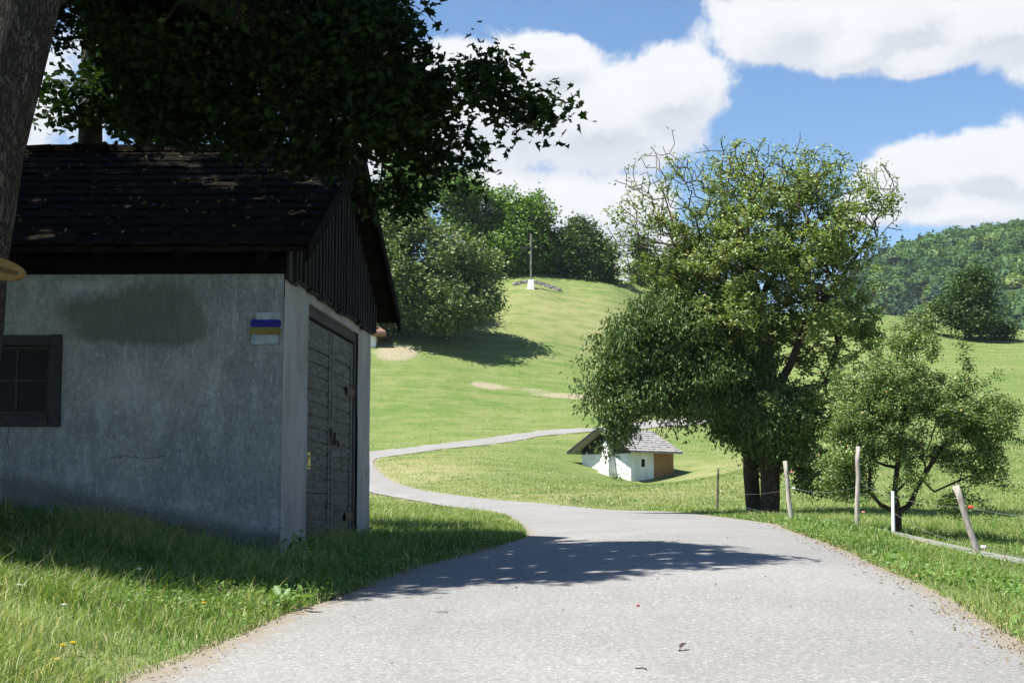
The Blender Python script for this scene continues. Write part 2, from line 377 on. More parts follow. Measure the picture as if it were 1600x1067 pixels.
CTRL += [at(*q) for q in [(0, 1067, 7.2), (0, 930, 9.6), (0, 850, 12.3), (300, 920, 11.5), (440, 868, 14), (578, 845, 18.8), (240, 826, 14), (0, 792, 14), (-300, 780, 14),
      (700, 830, 22), (620, 812, 26), (600, 790, 45),
      (1527, 872, 22), (1600, 884, 21), (1400, 840, 25), (1341, 826, 24.5), (1228, 818, 26), (1190, 803, 38), (1122, 796, 42), (1600, 930, 13.5),
      (1500, 838, 28), (1600, 800, 40), (1600, 700, 78), (1450, 740, 62), (1600, 620, 115), (1600, 543, 152), (1520, 531, 158), (1440, 518, 160), (1300, 505, 162), (1750, 560, 150),
      (1300, 700, 82), (1150, 740, 75), (1150, 700, 106), (990, 752, 95), (990, 764, 88), (930, 750, 90), (1080, 744, 96), (905, 728, 97), (1120, 744, 90), (760, 740, 82), (880, 760, 70),
      (590, 640, 118), (585, 560, 131), (600, 545, 134), (680, 520, 140), (660, 590, 126), (750, 601, 126), (915, 622, 124), (900, 540, 142), (760, 540, 138), (1000, 580, 140),
      (800, 448, 158), (870, 449, 160), (830, 444, 158), (963, 465, 158), (700, 490, 150), (1010, 480, 161), (1080, 505, 162), (1180, 515, 163), (1150, 600, 138),
      (1300, 600, 130)]]
CTRL += [(3.6, 4, -1.22), (2.8, 0, -1.62), (-2.5, 4, -1.26), (0, 0, -1.6), (-4, 0, -1.5), (0, -9, -2.2), (9, 2, -1.6), (8, 10, -1.15), (12, 20, -1.2), (-9, 6, -.5), (-9, 12, .0), (-8, 20, -.1),
         (-7, 30, -.1), (-14, 50, 1.0), (-26, 80, 4), (-34, 110, 11), (-40, 145, 22), (-50, 60, 8), (-30, 20, 3), (45, 60, 1), (60, 100, 5), (75, 150, 12), (40, 30, -1)]
CTRL = np.array(CTRL)
K0 = 15.0
def warp(x, y):
    yy = np.maximum(y + K0, 1.0); return 2.2 * x / yy, np.log(yy)
ca, cb = warp(CTRL[:, 0], CTRL[:, 1]); cw = CTRL[:, 2] / (CTRL[:, 1] + K0)
def tpsk(r2): return np.where(r2 > 1e-12, r2 * np.log(r2 + 1e-12), 0.0)
n0 = len(ca)
A = np.zeros((n0 + 3, n0 + 3)); A[:n0, :n0] = tpsk((ca[:, None] - ca) ** 2 + (cb[:, None] - cb) ** 2) + np.eye(n0) * 4e-5
A[:n0, n0] = 1; A[:n0, n0 + 1] = ca; A[:n0, n0 + 2] = cb; A[n0:, :n0] = A[:n0, n0:].T
SOL = np.linalg.solve(A, np.concatenate([cw, np.zeros(3)]))
def sstep(x, a, b): t = np.clip((x - a) / (b - a), 0, 1); return t * t * (3 - 2 * t)
def farH(x, y):
    zt = np.interp(x, [-900, -300, 0, 60, 120, 165, 206, 235, 289, 340, 420, 900], [60, 30, -5, 0, 34, 80, 126, 134, 142, 147, 152, 160])
    return -12 + (zt + 12) * sstep(y, 300, 860) - 0.02 * np.maximum(y - 900, 0) + 6 * (fbm(x * .012, y * .012) - .5)
def H(x, y):
    x = np.asarray(x, float); y = np.asarray(y, float); sh = x.shape; x = x.ravel(); y = y.ravel()
    a, b = warp(x, np.minimum(y, 175)); a = np.clip(a, -1.6, 1.6); r = np.empty_like(x)
    for i in range(0, len(x), 20000):
        s = slice(i, i + 20000)
        r[s] = tpsk((a[s, None] - ca) ** 2 + (b[s, None] - cb) ** 2) @ SOL[:n0] + SOL[n0] + SOL[n0 + 1] * a[s] + SOL[n0 + 2] * b[s]
    near = r * (np.minimum(y, 175) + K0)
    near = near - 0.012 * np.maximum(y - 163, 0) ** 1.5 - .0
    f = farH(x, y); t = sstep(y, 170, 300)
    return (near * (1 - t) + f * t).reshape(sh)
def Hs(x, y): return float(H(np.array([x]), np.array([y]))[0])
def on(u, v, d):
    """ground point under pixel column u at depth d"""
    x, y, _ = at(u, v, d); return (x, y, Hs(x, y))

def catmull(P, m):
    P = np.array(P, float); Q = np.vstack([2 * P[0] - P[1], P, 2 * P[-1] - P[-2]]); out = []
    for i in range(1, len(Q) - 2):
        for k in range(m):
            t = k / m; p0, p1, p2, p3 = Q[i - 1:i + 3]
            out.append(.5 * ((2 * p1) + (p2 - p0) * t + (2 * p0 - 5 * p1 + 4 * p2 - p3) * t * t + (3 * p1 - p0 - 3 * p2 + p3) * t ** 3))
    out.append(P[-1]); return np.array(out)
LW = [(-4.0, -9)] + [(-3.7, 0), (-2.75, 4)] + [at(*q)[:2] for q in LE]
RW = [(3.2, -9)] + [(3.0, 0), (3.0, 4)] + [at(*q)[:2] for q in RI]
LC = catmull(LW, 14); RC = catmull(RW, 14)
nE = len(LC)
def wob(C, seed, amp=.05):
    s = np.concatenate([[0], np.cumsum(np.hypot(*np.diff(C, axis=0).T))])
    d = np.gradient(C, axis=0); nrm = np.stack([-d[:, 1], d[:, 0]], 1) / (np.hypot(*d.T)[:, None] + 1e-9)
    return C + nrm * ((fbm(s * 1.3, s * 0 + seed, 0, 3) - .45) * amp * 2 * np.clip(np.linalg.norm(C, axis=1) / 10, .6, 2))[:, None]
LCw = wob(LC, 3.3); RCw = wob(RC, 8.8)
ROAD = np.vstack([LCw, RCw[::-1]])
def inpoly(x, y, P):
    ins = np.zeros(x.shape, bool); j = len(P) - 1
    for i in range(len(P)):
        xi, yi = P[i]; xj, yj = P[j]
        if yi != yj: ins ^= ((yi > y) != (yj > y)) & (x < (xj - xi) * (y - yi) / (yj - yi) + xi)
        j = i
    return ins
def dist_poly(x, y, C, step=2):
    d = np.full(x.shape, 1e9); C = C[::step]
    for i in range(len(C) - 1):
        a = C[i]; b = C[i + 1]; ab = b - a; L2 = ab @ ab + 1e-12
        t = np.clip(((x - a[0]) * ab[0] + (y - a[1]) * ab[1]) / L2, 0, 1)
        d = np.minimum(d, np.hypot(x - a[0] - t * ab[0], y - a[1] - t * ab[1]))
    return d
# side path (pale strip below the verge, right)
PATH_C = catmull([on(1358, 835, 26.0)[:2], on(1440, 852, 24)[:2], on(1527, 870, 22.3)[:2], on(1600, 884, 20.8)[:2], on(1700, 900, 19)[:2], on(1900, 930, 16)[:2]], 8)
# terrain sheet
ys = K0 * 0; rows = -K0 + 3.0 * np.exp(np.linspace(0, math.log((1700 + K0) / 3.0), 560))
rows = rows[rows > -13.0]
sx = np.linspace(-1.0, 1.0, 400); sx = np.sign(sx) * (np.abs(sx) * .62 + np.abs(sx) ** 4 * .5)
GX = sx[None, :] * (rows[:, None] + K0); GY = np.repeat(rows[:, None], len(sx), 1)
GZ = H(GX, GY)
inr = inpoly(GX.ravel(), GY.ravel(), ROAD[::3]).reshape(GX.shape)
nearm = (GY < 140) & (np.abs(GX) < 60)
de = np.full(GX.shape, 9.0); xx, yy_ = GX[nearm], GY[nearm]
de[nearm] = np.minimum(dist_poly(xx, yy_, LC, 4), dist_poly(xx, yy_, RC, 4))
micro = (fbm(GX * 1.1, GY * 1.1) - .47) * .10 * (~inr) * np.clip(de / 1.2, 0, 1) * np.clip(1.3 - GY / 55, 0, 1)
GZ = GZ + micro - np.where(inr, .04, 0)
def blobm(px, x, y, ru, rd):
    c = at(*px); return np.exp(-(((x - c[0]) / ru) ** 2 + ((y - c[1]) / rd) ** 2))
dirt = np.exp(-(de / np.clip(.12 + GY * .002, .12, .4)) ** 2) * .85
dirt += .95 * blobm((620, 548, 133), GX, GY, 2.6, 3.2)
trk = catmull([at(745, 602, 126)[:2], at(800, 607, 125.5)[:2], at(860, 613, 125)[:2], at(915, 623, 124)[:2], at(1000, 640, 121)[:2]], 6)
dt = np.full(GX.shape, 99.0); mk = (GY > 110) & (GY < 140) & (np.abs(GX) < 30); dt[mk] = dist_poly(GX[mk], GY[mk], trk, 1)
dirt += 1.0 * np.exp(-(dt / 1.0) ** 2) * np.clip(.58 + .9 * sstep(GX, 0, 3.5) + .5 * np.exp(-((GX + 2) / 1.2) ** 2), 0, 1)
dry = .25 + 1.0 * blobm((640, 745, 85), GX, GY, 4, 9) + .6 * blobm((1140, 690, 96), GX, GY, 4, 6) + .6 * blobm((900, 770, 60), GX, GY, 9, 12) + .5 * blobm((900, 480, 150), GX, GY, 12, 9)
nr, nc = GX.shape; idx = np.arange(nr * nc).reshape(nr, nc)
Q = np.stack([idx[:-1, :-1], idx[:-1, 1:], idx[1:, 1:], idx[1:, :-1]], -1).reshape(-1, 4)
me = mesh_np('meadow', np.stack([GX, GY, GZ], -1), quads=Q, attrs={'woods': (sstep(GY, 300, 340)).ravel(), 'dirt': np.clip(dirt, 0, 1).ravel(), 'dry': np.clip(dry, 0, 1).ravel()}, smooth=True)
tag(link_mesh('meadow_ground', me, M['meadow']), kind='structure')
def strip(name, A_, B_, mat_, nx=14, lift=.02, crown=0.0):
    T = np.linspace(0, 1, nx)[None, :, None]
    P = A_[:, None, :] * (1 - T) + B_[:, None, :] * T
    Z = H(P[..., 0], P[..., 1]) + lift + crown * (1 - (2 * T[..., 0] - 1) ** 2)
    V = np.concatenate([P, Z[..., None]], -1); r, c_ = Z.shape; ii = np.arange(r * c_).reshape(r, c_)
    q = np.stack([ii[:-1, :-1], ii[:-1, 1:], ii[1:, 1:], ii[1:, :-1]], -1).reshape(-1, 4)
    return tag(link_mesh(name, mesh_np(name, V, quads=q, smooth=True, attrs={'edge': (np.abs(2 * T[..., 0] - 1) ** 6 + 0 * Z).ravel()}), mat_), kind='structure')
strip('asphalt_road', LCw, RCw, M['asphalt'], 26, .012, .02)
dd_ = np.gradient(PATH_C, axis=0); nn_ = np.stack([-dd_[:, 1], dd_[:, 0]], 1) / np.hypot(*dd_.T)[:, None]
PA, PB = PATH_C + nn_ * .62, PATH_C - nn_ * .55
strip('side_path', PA, PB, M['concrete'], 5, .065, .01)
PATHP = np.vstack([PA, PB[::-1]])

# ------------------------------------------------------------------ grass and small plants
def blades(X, Y, Z, h, wd, lean, tint):
    n = len(X); a = rng.uniform(0, 2 * np.pi, n); f = rng.uniform(0, 2 * np.pi, n)
    dx, dy = np.cos(a), np.sin(a); lx, ly = np.cos(f) * lean * h, np.sin(f) * lean * h
    B = np.stack([X, Y, Z], -1)
    def P(t, s, k): return B + np.stack([lx * t * t + dx * wd * s * k, ly * t * t + dy * wd * s * k, h * t * (1 - .25 * lean * t)], -1)
    V = np.stack([P(0, -1, .5) - [0, 0, .03], P(0, 1, .5) - [0, 0, .03], P(.55, 1, .42), P(.55, -1, .42), P(1, 0, 0)], 1)
    o = np.arange(n)[:, None] * 5
    return V.reshape(-1, 3), o + [0, 1, 2, 3], o + [3, 2, 4], np.repeat(tint, 5)
def grass_field(name, label, x0, x1, y0, y1, N, hmin, hmax, wd, keep=None, dryp=.12, screen=True):
    la, lb = math.log(y0 + K0), math.log(y1 + K0)
    Y = np.exp(rng.uniform(la, lb, N)) - K0
    X = rng.uniform(-1, 1, N) * .40 * (Y + 3) + 0.0
    ok = (X > x0) & (X < x1); X, Y = X[ok], Y[ok]
    ok = ~inpoly(X, Y, ROAD[::2]); X, Y = X[ok], Y[ok]
    ok = dist_poly(X, Y, PATH_C, 1) > .85; X, Y = X[ok], Y[ok]
    if keep is not None: ok = keep(X, Y); X, Y = X[ok], Y[ok]
    cl = fbm(X * 1.7, Y * 1.7, 2.0, 3)
    ok = rng.uniform(0, 1, len(X)) < np.clip((cl - .22) * 3.2, .25, 1); X, Y, cl = X[ok], Y[ok], cl[ok]
    de_ = np.minimum(dist_poly(X, Y, LC, 4), dist_poly(X, Y, RC, 4))
    n = len(X); h = rng.uniform(hmin, hmax, n) * (.35 + 1.3 * cl) * np.where(rng.uniform(0, 1, n) < .03, 1.7, 1) * (.45 + .55 * np.clip(de_ / .7, 0, 1))
    sc = np.clip((Y + 2) / 14.0, .75, 6) ** .62
    w_ = wd * sc * rng.uniform(.6, 1.3, n)
    dn = fbm(X * .35, Y * .35, 5.0, 3)
    tint = np.clip(rng.normal(.50, .18, n) + (cl - .5) * .6 + (dn - .45) * 1.1, 0, .85)
    k = rng.uniform(0, 1, n) < dryp; tint[k] = rng.uniform(.8, 1, k.sum())
    V, q, t, tt = blades(X, Y, H(X, Y), h, w_, rng.uniform(.2, 1.35, n), tint)
    o = link_mesh(name, mesh_np(name, V, quads=q, tris=t, attrs={'tint': tt}, smooth=True), M['grass'])
    return tag(o, label, 'grass', kind='stuff')
SHC = np.array([-2.14, 14.0]); SL = np.array([-1.0, 0.02]); SL /= np.linalg.norm(SL); SG = np.array([.36, 4.82]); SG /= np.linalg.norm(SG)
SZ = -0.52
def shed_out(X, Y):
    # solve for a,b
    det = SL[0] * SG[1] - SL[1] * SG[0]; dx, dy = X - SHC[0], Y - SHC[1]
    a = (dx * SG[1] - dy * SG[0]) / det; b_ = (SL[0] * dy - SL[1] * dx) / det
    return ~((a > -.02) & (a < 7.2) & (b_ > -.02) & (b_ < 5.0))
grass_field('verge_grass', 'bright tufted grass on the bank below and beside the plastered shed', -12, 1, 5.0, 34, 820000, .06, .22, .0062, shed_out, .20)
grass_field('verge_grass', 'low grass verge along the right edge of the asphalt', 1.2, 16, 5.0, 34, 480000, .06, .20, .006, None, .18)
grass_field('meadow_grass', 'taller meadow grass inside the road loop and around the orchard trees', -16, 34, 34, 104, 300000, .06, .15, .0065, lambda X, Y: ~((np.abs(X - 8.0) < 5) & (np.abs(Y - 97) < 6.0)), .22)
grass_field('hillside_grass', 'short mown grass covering the slope up to the cross', -40, 60, 104, 162, 90000, .05, .12, .010, None, .15)

def leaf_cards(P, size, up=.4, shape='oval', sd=None, aspect=.55, fold=.18, droop=0.0):
    """leaf polygons at points P, random directions"""
    n = len(P); s = size * rng.uniform(.65, 1.25, n)
    ax = rng.normal(0, 1, (n, 3)); ax[:, 2] = ax[:, 2] * .6 - droop; ax /= np.linalg.norm(ax, axis=1)[:, None]
    nm = rng.normal(0, 1, (n, 3)); nm[:, 2] = np.abs(nm[:, 2]) + up * 2
    nm -= ax * (nm * ax).sum(1)[:, None]; nm /= np.linalg.norm(nm, axis=1)[:, None] + 1e-9
    sd_ = np.cross(nm, ax)
    if shape == 'oval': O = [(0, 0, 0), (.32, .9, 1), (.72, .75, 1), (1, 0, 0), (.72, -.75, 1), (.32, -.9, 1)]
    elif shape == 'maple': O = [(0, 0, 0), (-.05, .75, .6), (.28, .55, .5), (.42, 1.0, 1), (.60, .42, .4), (1, 0, 0), (.60, -.42, .4), (.42, -1.0, 1), (.28, -.55, .5), (-.05, -.75, .6)]
    else: O = [(0, 0, 0), (.45, 1, 1), (1, 0, 0), (.45, -1, 1)]
    V = []
    for (t, l, f) in O:
        V.append(P + ax * (s * t)[:, None] + sd_ * (s * l * aspect * .5 * (2 if shape == 'maple' else 1) * 1.0)[:, None] + nm * (s * f * fold)[:, None])
    V = np.stack(V, 1); k = len(O); o = np.arange(n)[:, None] * k
    if shape == 'oval': q = np.concatenate([o + [0, 1, 2, 3], o + [0, 3, 4, 5]])
    elif shape == 'maple': return V.reshape(-1, 3), None, np.concatenate([o + [0, 1, 2, 3, 4, 5], o + [0, 5, 6, 7, 8, 9]]), 6, k
    else: return V.reshape(-1, 3), o + [0, 1, 2, 3], None, 0, k
    return V.reshape(-1, 3), q, None, 0, k
def leaf_mesh(name, P, size, tint, **kw):
    V, q, ng, ns, k = leaf_cards(P, size, **kw)
    return mesh_np(name, V, quads=q, ngons=ng, nside=ns, attrs={'tint': np.repeat(tint, k)})

# ------------------------------------------------------------------ trees
def grow(roots, T, alpha=.35, step=.5, jit=.12):
    """roots: list of polylines (first pt = base). returns nodes, parent"""
    N = []; PA_ = []; PL = []
    for poly in roots:
        prev = -1
        base = None
        if N and len(poly) and isinstance(poly, tuple): base, poly = poly   # (parent index, pts)
        prev = -1 if base is None else base
        for p in poly:
            p = np.array(p, float)
            PL.append(0 if prev < 0 else PL[prev] + np.linalg.norm(p - N[prev])); N.append(p); PA_.append(prev); prev = len(N) - 1
    N = [np.array(p) for p in N]; cap = len(N) + 40 * len(T); A_ = np.zeros((cap, 3)); A_[:len(N)] = N; pl = np.zeros(cap); pl[:len(N)] = PL; cnt = len(N); par = PA_[:]
    c0 = A_[cnt - 1]
    free = np.ones(cap, bool); zb = A_[:cnt, 2]
    order = np.argsort(np.linalg.norm(T - c0, axis=1))
    for i in order:
        t = T[i]; d = np.linalg.norm(A_[:cnt] - t, axis=1)
        cost = d + alpha * pl[:cnt] + np.where(A_[:cnt, 2] > t[2] + .3 * d, .35 * d, 0)
        cost[0] += 5
        j = int(np.argmin(cost)); dj = d[j]; k = max(1, int(dj / step)); prev = j
        k = min(k, 30)
        st = A_[j].copy(); side = rng.normal(0, 1, 3) * jit * dj; side[2] += .10 * dj
        for s in range(1, k + 1):
            f = s / k; p = st * (1 - f) + t * f + side * math.sin(math.pi * f) * .6 + rng.normal(0, jit * .25 * step, 3) * (f < 1)
            if cnt >= cap: break
            A_[cnt] = p; pl[cnt] = pl[prev] + np.linalg.norm(p - A_[prev]); par.append(prev); prev = cnt; cnt += 1
    return A_[:cnt], np.array(par)
def limbs(mb, N, par, R0, r0, ksides=(10, 7, 5, 4), gamma=1.0, minr=0.0, rough=0.0, pipe=2.4):
    n = len(N); acc = np.zeros(n); kids = [[] for _ in range(n)]
    for i in range(n):
        if par[i] >= 0: kids[par[i]].append(i)
    rad = np.zeros(n)
    order = np.argsort(-np.array([i for i in range(n)]))
    for i in order:   # children always have larger index
        if not kids[i]: acc[i] = 1.0
        else: acc[i] = sum(acc[k] for k in kids[i])
    rp = acc ** (1 / pipe); top = rp.max()
    rad = r0 + (R0 - r0) * ((rp - 1) / (top - 1 + 1e-9)) ** gamma
    done = set(); starts = [i for i in range(n) if par[i] < 0]
    stack = [(s, None) for s in starts]
    while stack:
        s, pr = stack.pop(); ch = [] if pr is None else [pr]; ch.append(s); i = s
        while kids[i]:
            ks = sorted(kids[i], key=lambda q: -acc[q]); 
            for q in ks[1:]: stack.append((q, i))
            i = ks[0]; ch.append(i)
        rr = [rad[q] for q in ch]
        if pr is not None: rr[0] = min(rad[pr], rad[s] * 1.35)
        if max(rr) < minr: continue
        if len(ch) < 2: continue
        R_ = max(rr); k = ksides[0] if R_ > .12 else ksides[1] if R_ > .05 else ksides[2] if R_ > .02 else ksides[3]
        mb.tube([N[q] for q in ch], rr, k, cap=False, rough=rough if R_ > .12 else 0)
    return rad, kids
def sample_blobs(blobs, nT, shell=.5, gap=.0, gs=1.0, seed=0.0):
    vol = np.array([b[3] * b[4] * b[5] * (b[6] if len(b) > 6 else 1) for b in blobs]) ** .8; vol /= vol.sum(); out = []
    for b, f in zip(blobs, vol):
        k = int(nT * f * (1 + gap * 1.5)) + 3
        d = rng.normal(0, 1, (k, 3)); d /= np.linalg.norm(d, axis=1)[:, None]
        r = rng.uniform(0, 1, k) ** (shell / 1.5); p = d * r[:, None] * np.array(b[3:6]) + np.array(b[:3])
        if gap: p = p[fbm(p[:, 0] * gs + seed, p[:, 1] * gs, p[:, 2] * gs, 2) > .28 + gap * .12]
        out.append(p)
    return np.concatenate(out)
def tree(name, label, cat, group, roots, R0, blobs, nT, per, lsize, lmat, bmat, spread=.25, shell=.5, gap=.4, gs=.8, step=.4, r0=.008, shape='oval',
         alpha=.3, up=.4, aspect=.55, nleaf=None, bare=None, gamma=1.0, ks=(12, 7, 5, 4), rough=.05, droop=0.0, tmean=.42, tsd=.2, gaps=None, fruit=None, thr=.02, seed=0.0, extraT=None, pipe=2.4, jit=.12):
    base = roots[0][0]
    root = empty(name, tuple(base), label, cat, group)
    T = sample_blobs(blobs, nT, shell, gap, gs, seed)
    if extraT is not None: T = np.vstack([T, extraT])
    N, par = grow(roots, T, alpha, step, jit)
    mb = MB(); rad, kids = limbs(mb, N, par, R0, r0, ks, gamma, rough=rough, pipe=pipe)
    mb.build('trunk', M[bmat], root, smooth=True)
    dsc = np.ones(len(N))
    for i in range(len(N) - 1, 0, -1):
        if par[i] >= 0: dsc[par[i]] += dsc[i]
    tw = np.where(dsc <= 7)[0]
    prob = np.ones(len(tw))
    if bare is not None: prob = bare(N[tw])
    if nleaf: per = nleaf / prob.sum()
    reps = rng.poisson(per * prob)
    src = np.repeat(tw, reps); P = N[src] + rng.normal(0, spread, (len(src), 3)) * [1, 1, .8]
    if gaps:      # openings in the foliage that let sun flecks through
        S_ = np.array(SUNV)
        for (q, r) in gaps:
            v = P - np.array(q); t = v @ S_; dd = np.linalg.norm(v - t[:, None] * S_, axis=1); P = P[~((dd < r) & (t > 0))]
    cn = fbm(P[:, 0] * 1.3 + 9, P[:, 1] * 1.3, P[:, 2] * 1.3, 2)
    tint = np.clip(rng.normal(tmean, tsd, len(P)) + (cn - .38) * .5, 0, 1)
    link_mesh('crown', leaf_mesh('crown', P, lsize, tint, up=up, shape=shape, aspect=aspect, droop=droop), M[lmat], root)
    if fruit:
        nf, rf, fm = fruit; sel = rng.choice(tw, nf)
        for q in sel:
            c_ = N[q] + rng.normal(0, spread * .8, 3); s_ = rf * rng.uniform(.8, 1.2); fb = MB()
            fb.tube([c_ + np.array([0, 0, s_]), c_ + np.array([0, 0, s_ * .6]), c_, c_ - np.array([0, 0, s_ * .6]), c_ - np.array([0, 0, s_ * .95])], [s_ * .3, s_ * .85, s_, s_ * .75, s_ * .3], 6)
            fb.build('fruit', M[fm], root, smooth=True)
    return root
def bl(u, v, d, ru, rv, rd, w_=1.0):
    x, y, z = at(u, v, d); k = d / F; return (x, y, z, ru * k, rd, rv * k, w_)
EXEC_TREES = True

# ------------------------------------------------------------------ the plastered shed
def SF(p): a, b_, z = p; q = SHC + SL * a + SG * b_; return (q[0], q[1], SZ + z)
shed = empty('plastered_shed', SF((0, 0, 0)), 'old grey plastered shed with dark tiled gable roof beside the road', 'shed')
WT, GL, LL = 2.66, 4.83, 7.0
WIN = (2.10, 2.92, 1.22, 2.04)       # a0,a1,z0,z1
DOOR = (1.10, 3.95, -.3, 2.50)
def wall_grid(name, plane, s0, s1, z0, z1, hole, m_, sgn, ds=.06):
    S = np.unique(np.concatenate([np.arange(s0, s1, ds), [s1], [h for h in hole[:2]]])); Z = np.unique(np.concatenate([np.arange(z0, z1, ds), [z1], [h for h in hole[2:]]]))
    s, z = np.meshgrid(S, Z); off = (fbm(s * 1.1, z * 1.1, 3.0, 4) - .47) * .05 + (fbm(s * 7, z * 7, 1, 3) - .45) * .012
    if plane == 'front': Pm = SHC[None, None] + SL * s[..., None] + SG * (off * 1.0)[..., None]
    else: Pm = SHC[None, None] + SG * s[..., None] + SL * (off * .8)[..., None]
    edge = np.clip(np.minimum(s - s0, s1 - s) / .08, 0, 1)
    V = np.concatenate([Pm, (SZ + z)[..., None]], -1); r, c_ = s.shape; ii = np.arange(r * c_).reshape(r, c_)
    q = np.stack([ii[:-1, :-1], ii[:-1, 1:], ii[1:, 1:], ii[1:, :-1]], -1); sm = (s[:-1, :-1] + s[1:, 1:]) / 2; zm = (z[:-1, :-1] + z[1:, 1:]) / 2
    k = ~((sm > hole[0]) & (sm < hole[1]) & (zm > hole[2]) & (zm < hole[3]))
    G = lambda cs, cz, rs, rz: np.exp(-(((s - cs) / rs) ** 2 + ((z - cz) / rz) ** 2))
    stain = .9 * G(1.18, 2.33, .42, .30) + .85 * G(1.75, 2.28, .55, .16) + .7 * G(1.5, 2.05, .7, .10) + .5 * G(.9, 2.15, .25, .2)
    pale = .5 * G(1.7, 2.55, .7, .08) + .7 * G(1.9, 2.5, .3, .07) + .6 * G(.35, 2.56, .5, .06) + .55 * G(.95, 1.75, .15, .2) + .55 * G(1.6, .35, 1.3, .10) + .5 * G(.2, .25, .3, .2) + .4 * G(1.5, 1.3, .8, .5)
    damp = np.exp(-((z - np.clip(.06 + .22 * s, 0, 1)) / .22) ** 2) * .75 + .9 * G(.15, .02, .4, .12)
    me = mesh_np(name, V, quads=q[k], attrs={'stain': stain.ravel(), 'pale': pale.ravel(), 'damp': damp.ravel()}, smooth=True)
    return link_mesh(name, me, m_, shed)
wall_grid('front_wall', 'front', 0, LL, -.5, WT, WIN, M['plaster'], 1)
wall_grid('gable_wall', 'gable', 0, GL, -.5, WT, DOOR, M['plaster2'], 1)
mb = MB(SF)
mb.box(LL - .3, LL, .03, GL - .3, -.5, WT); mb.build('side_wall', M['plaster2'], shed)
mb = MB(SF); mb.box(.02, LL, GL - .3, GL, -.5, WT); mb.build('rear_wall', M['plaster2'], shed); mb = MB(SF)
# reveals (thickness of the walls)
a0, a1, z0, z1 = WIN; mb.box(a0 - .05, a0 - .001, .03, .30, z0 - .05, z1 + .05); mb.box(a1 + .001, a1 + .05, .03, .30, z0 - .05, z1 + .05); mb.box(a0, a1, .03, .30, z0 - .05, z0 - .001); mb.box(a0, a1, .03, .30, z1 + .001, z1 + .05)
mb.build('reveal', M['plaster2'], shed); mb = MB(SF)
b0, b1, z0, z1 = DOOR; mb.box(.03, .3, b0 - .05, b0 - .001, -.5, z1); mb.box(.03, .3, b1 + .001, b1 + .05, -.5, z1); mb.box(.03, .3, b0, b1, z1 + .001, z1 + .05)
mb.build('reveal', M['plaster2'], shed)
mb = MB(SF); mb.box(.35, LL - .35, .35, GL - .35, -.5, 2.6); mb.build('interior', M['interior'], shed)
# cracks in the plaster
def crack(pts, r):
    pp = []
    for (p0, p1) in zip(pts[:-1], pts[1:]):
        for i in range(8):
            f = i / 8; a_ = p0[0] + (p1[0] - p0[0]) * f; z_ = p0[1] + (p1[1] - p0[1]) * f + random.uniform(-.010, .010)
            o_ = float((fbm(a_ * 1.1, z_ * 1.1, 3.0, 4) - .47) * .05 + (fbm(a_ * 7, z_ * 7, 1, 3) - .45) * .012); pp.append(SF((a_, o_, z_)))
    mb = MB(); mb.tube(pp, [r * random.uniform(.4, 1.3) for _ in pp], 5); mb.build('crack', M['tarred'], shed)
crack([(1.08, .93), (1.25, .905), (1.45, .925), (1.62, .90)], .0035)
crack([(2.55, 1.19), (2.57, 1.08), (2.54, .95)], .0025)
crack([(.06, 2.60), (.10, 2.45), (.07, 2.36)], .0025)
# window
win = MB(SF); a0, a1, z0, z1 = WIN
t_ = .085
win.box(a0 - .02, a0 + t_, -.035, .06, z0 - .02, z1 + .02); win.box(a1 - t_, a1 + .02, -.035, .06, z0 - .02, z1 + .02)
win.box(a0 + t_, a1 - t_, -.03, .055, z1 - t_, z1 + .015); win.box(a0 + t_, a1 - t_, -.045, .055, z0 - .02, z0 + t_)
wf = win.build('window', M['black_wood'], shed, bevel=.006)
mb = MB(SF); i0, i1, j0, j1 = a0 + t_, a1 - t_, z0 + t_, z1 - t_
mb.box(i0, i0 + .035, .02, .05, j0, j1); mb.box(i1 - .035, i1, .02, .05, j0, j1); mb.box(i0 + .035, i1 - .035, .022, .048, j1 - .035, j1); mb.box(i0 + .035, i1 - .035, .022, .048, j0, j0 + .035)
cx, cz = (i0 + i1) / 2, (j0 + j1) / 2
mb.box(cx - .012, cx + .012, .024, .046, j0 + .035, j1 - .035); mb.box(i0 + .035, cx - .012, .026, .044, cz - .01, cz + .01); mb.box(cx + .012, i1 - .035, .026, .044, cz - .01, cz + .01)
o = mb.build('sash', M['black_wood'], shed); o.parent = wf; o.matrix_parent_inverse = Matrix()
o.matrix_parent_inverse = wf.matrix_parent_inverse.copy() if False else Matrix()
mb = MB(SF); mb.box(i0 + .03, i1 - .03, .034, .037, j0 + .03, j1 - .03); g = mb.build('pane', M['glass_dark'], shed); g.parent = wf; g.matrix_parent_inverse = Matrix()
# painted trail mark: white, blue, ochre, white stripes
def paint(name, a0, a1, z0, z1, m_, parent, off=-.032, seed=0, lab=None):
    n_ = 60; up = []; dn = []
    for i in range(n_ + 1):
        a = a0 + (a1 - a0) * i / n_; e = min(i, n_ - i) / n_; q = .012 * max(0, 1 - e * 18)
        up.append((a, off, z1 + (fbm(a * 60, seed, 0, 2) - .4) * .010 - q)); dn.append((a, off, z0 + (fbm(a * 40, seed + 9, 0, 2) - .4) * .012 + q))
    mb = MB(SF); vs = up + dn; fs = [(i, i + 1, n_ + 2 + i, n_ + 1 + i) for i in range(n_)]
    mb.add(vs, fs); mb.add([(p[0], p[1] + .02, p[2]) for p in vs], [f[::-1] for f in fs]); o = mb.build(name, m_, shed); o.parent = parent; o.matrix_parent_inverse = Matrix() if parent is not shed else Matrix.Translation(-Vector(shed.location))
    if lab: o['label'] = lab
    return o
mk_ = paint('trail_mark', .045, .255, 2.195, 2.262, M['white_paint'], shed, -.030, 1)
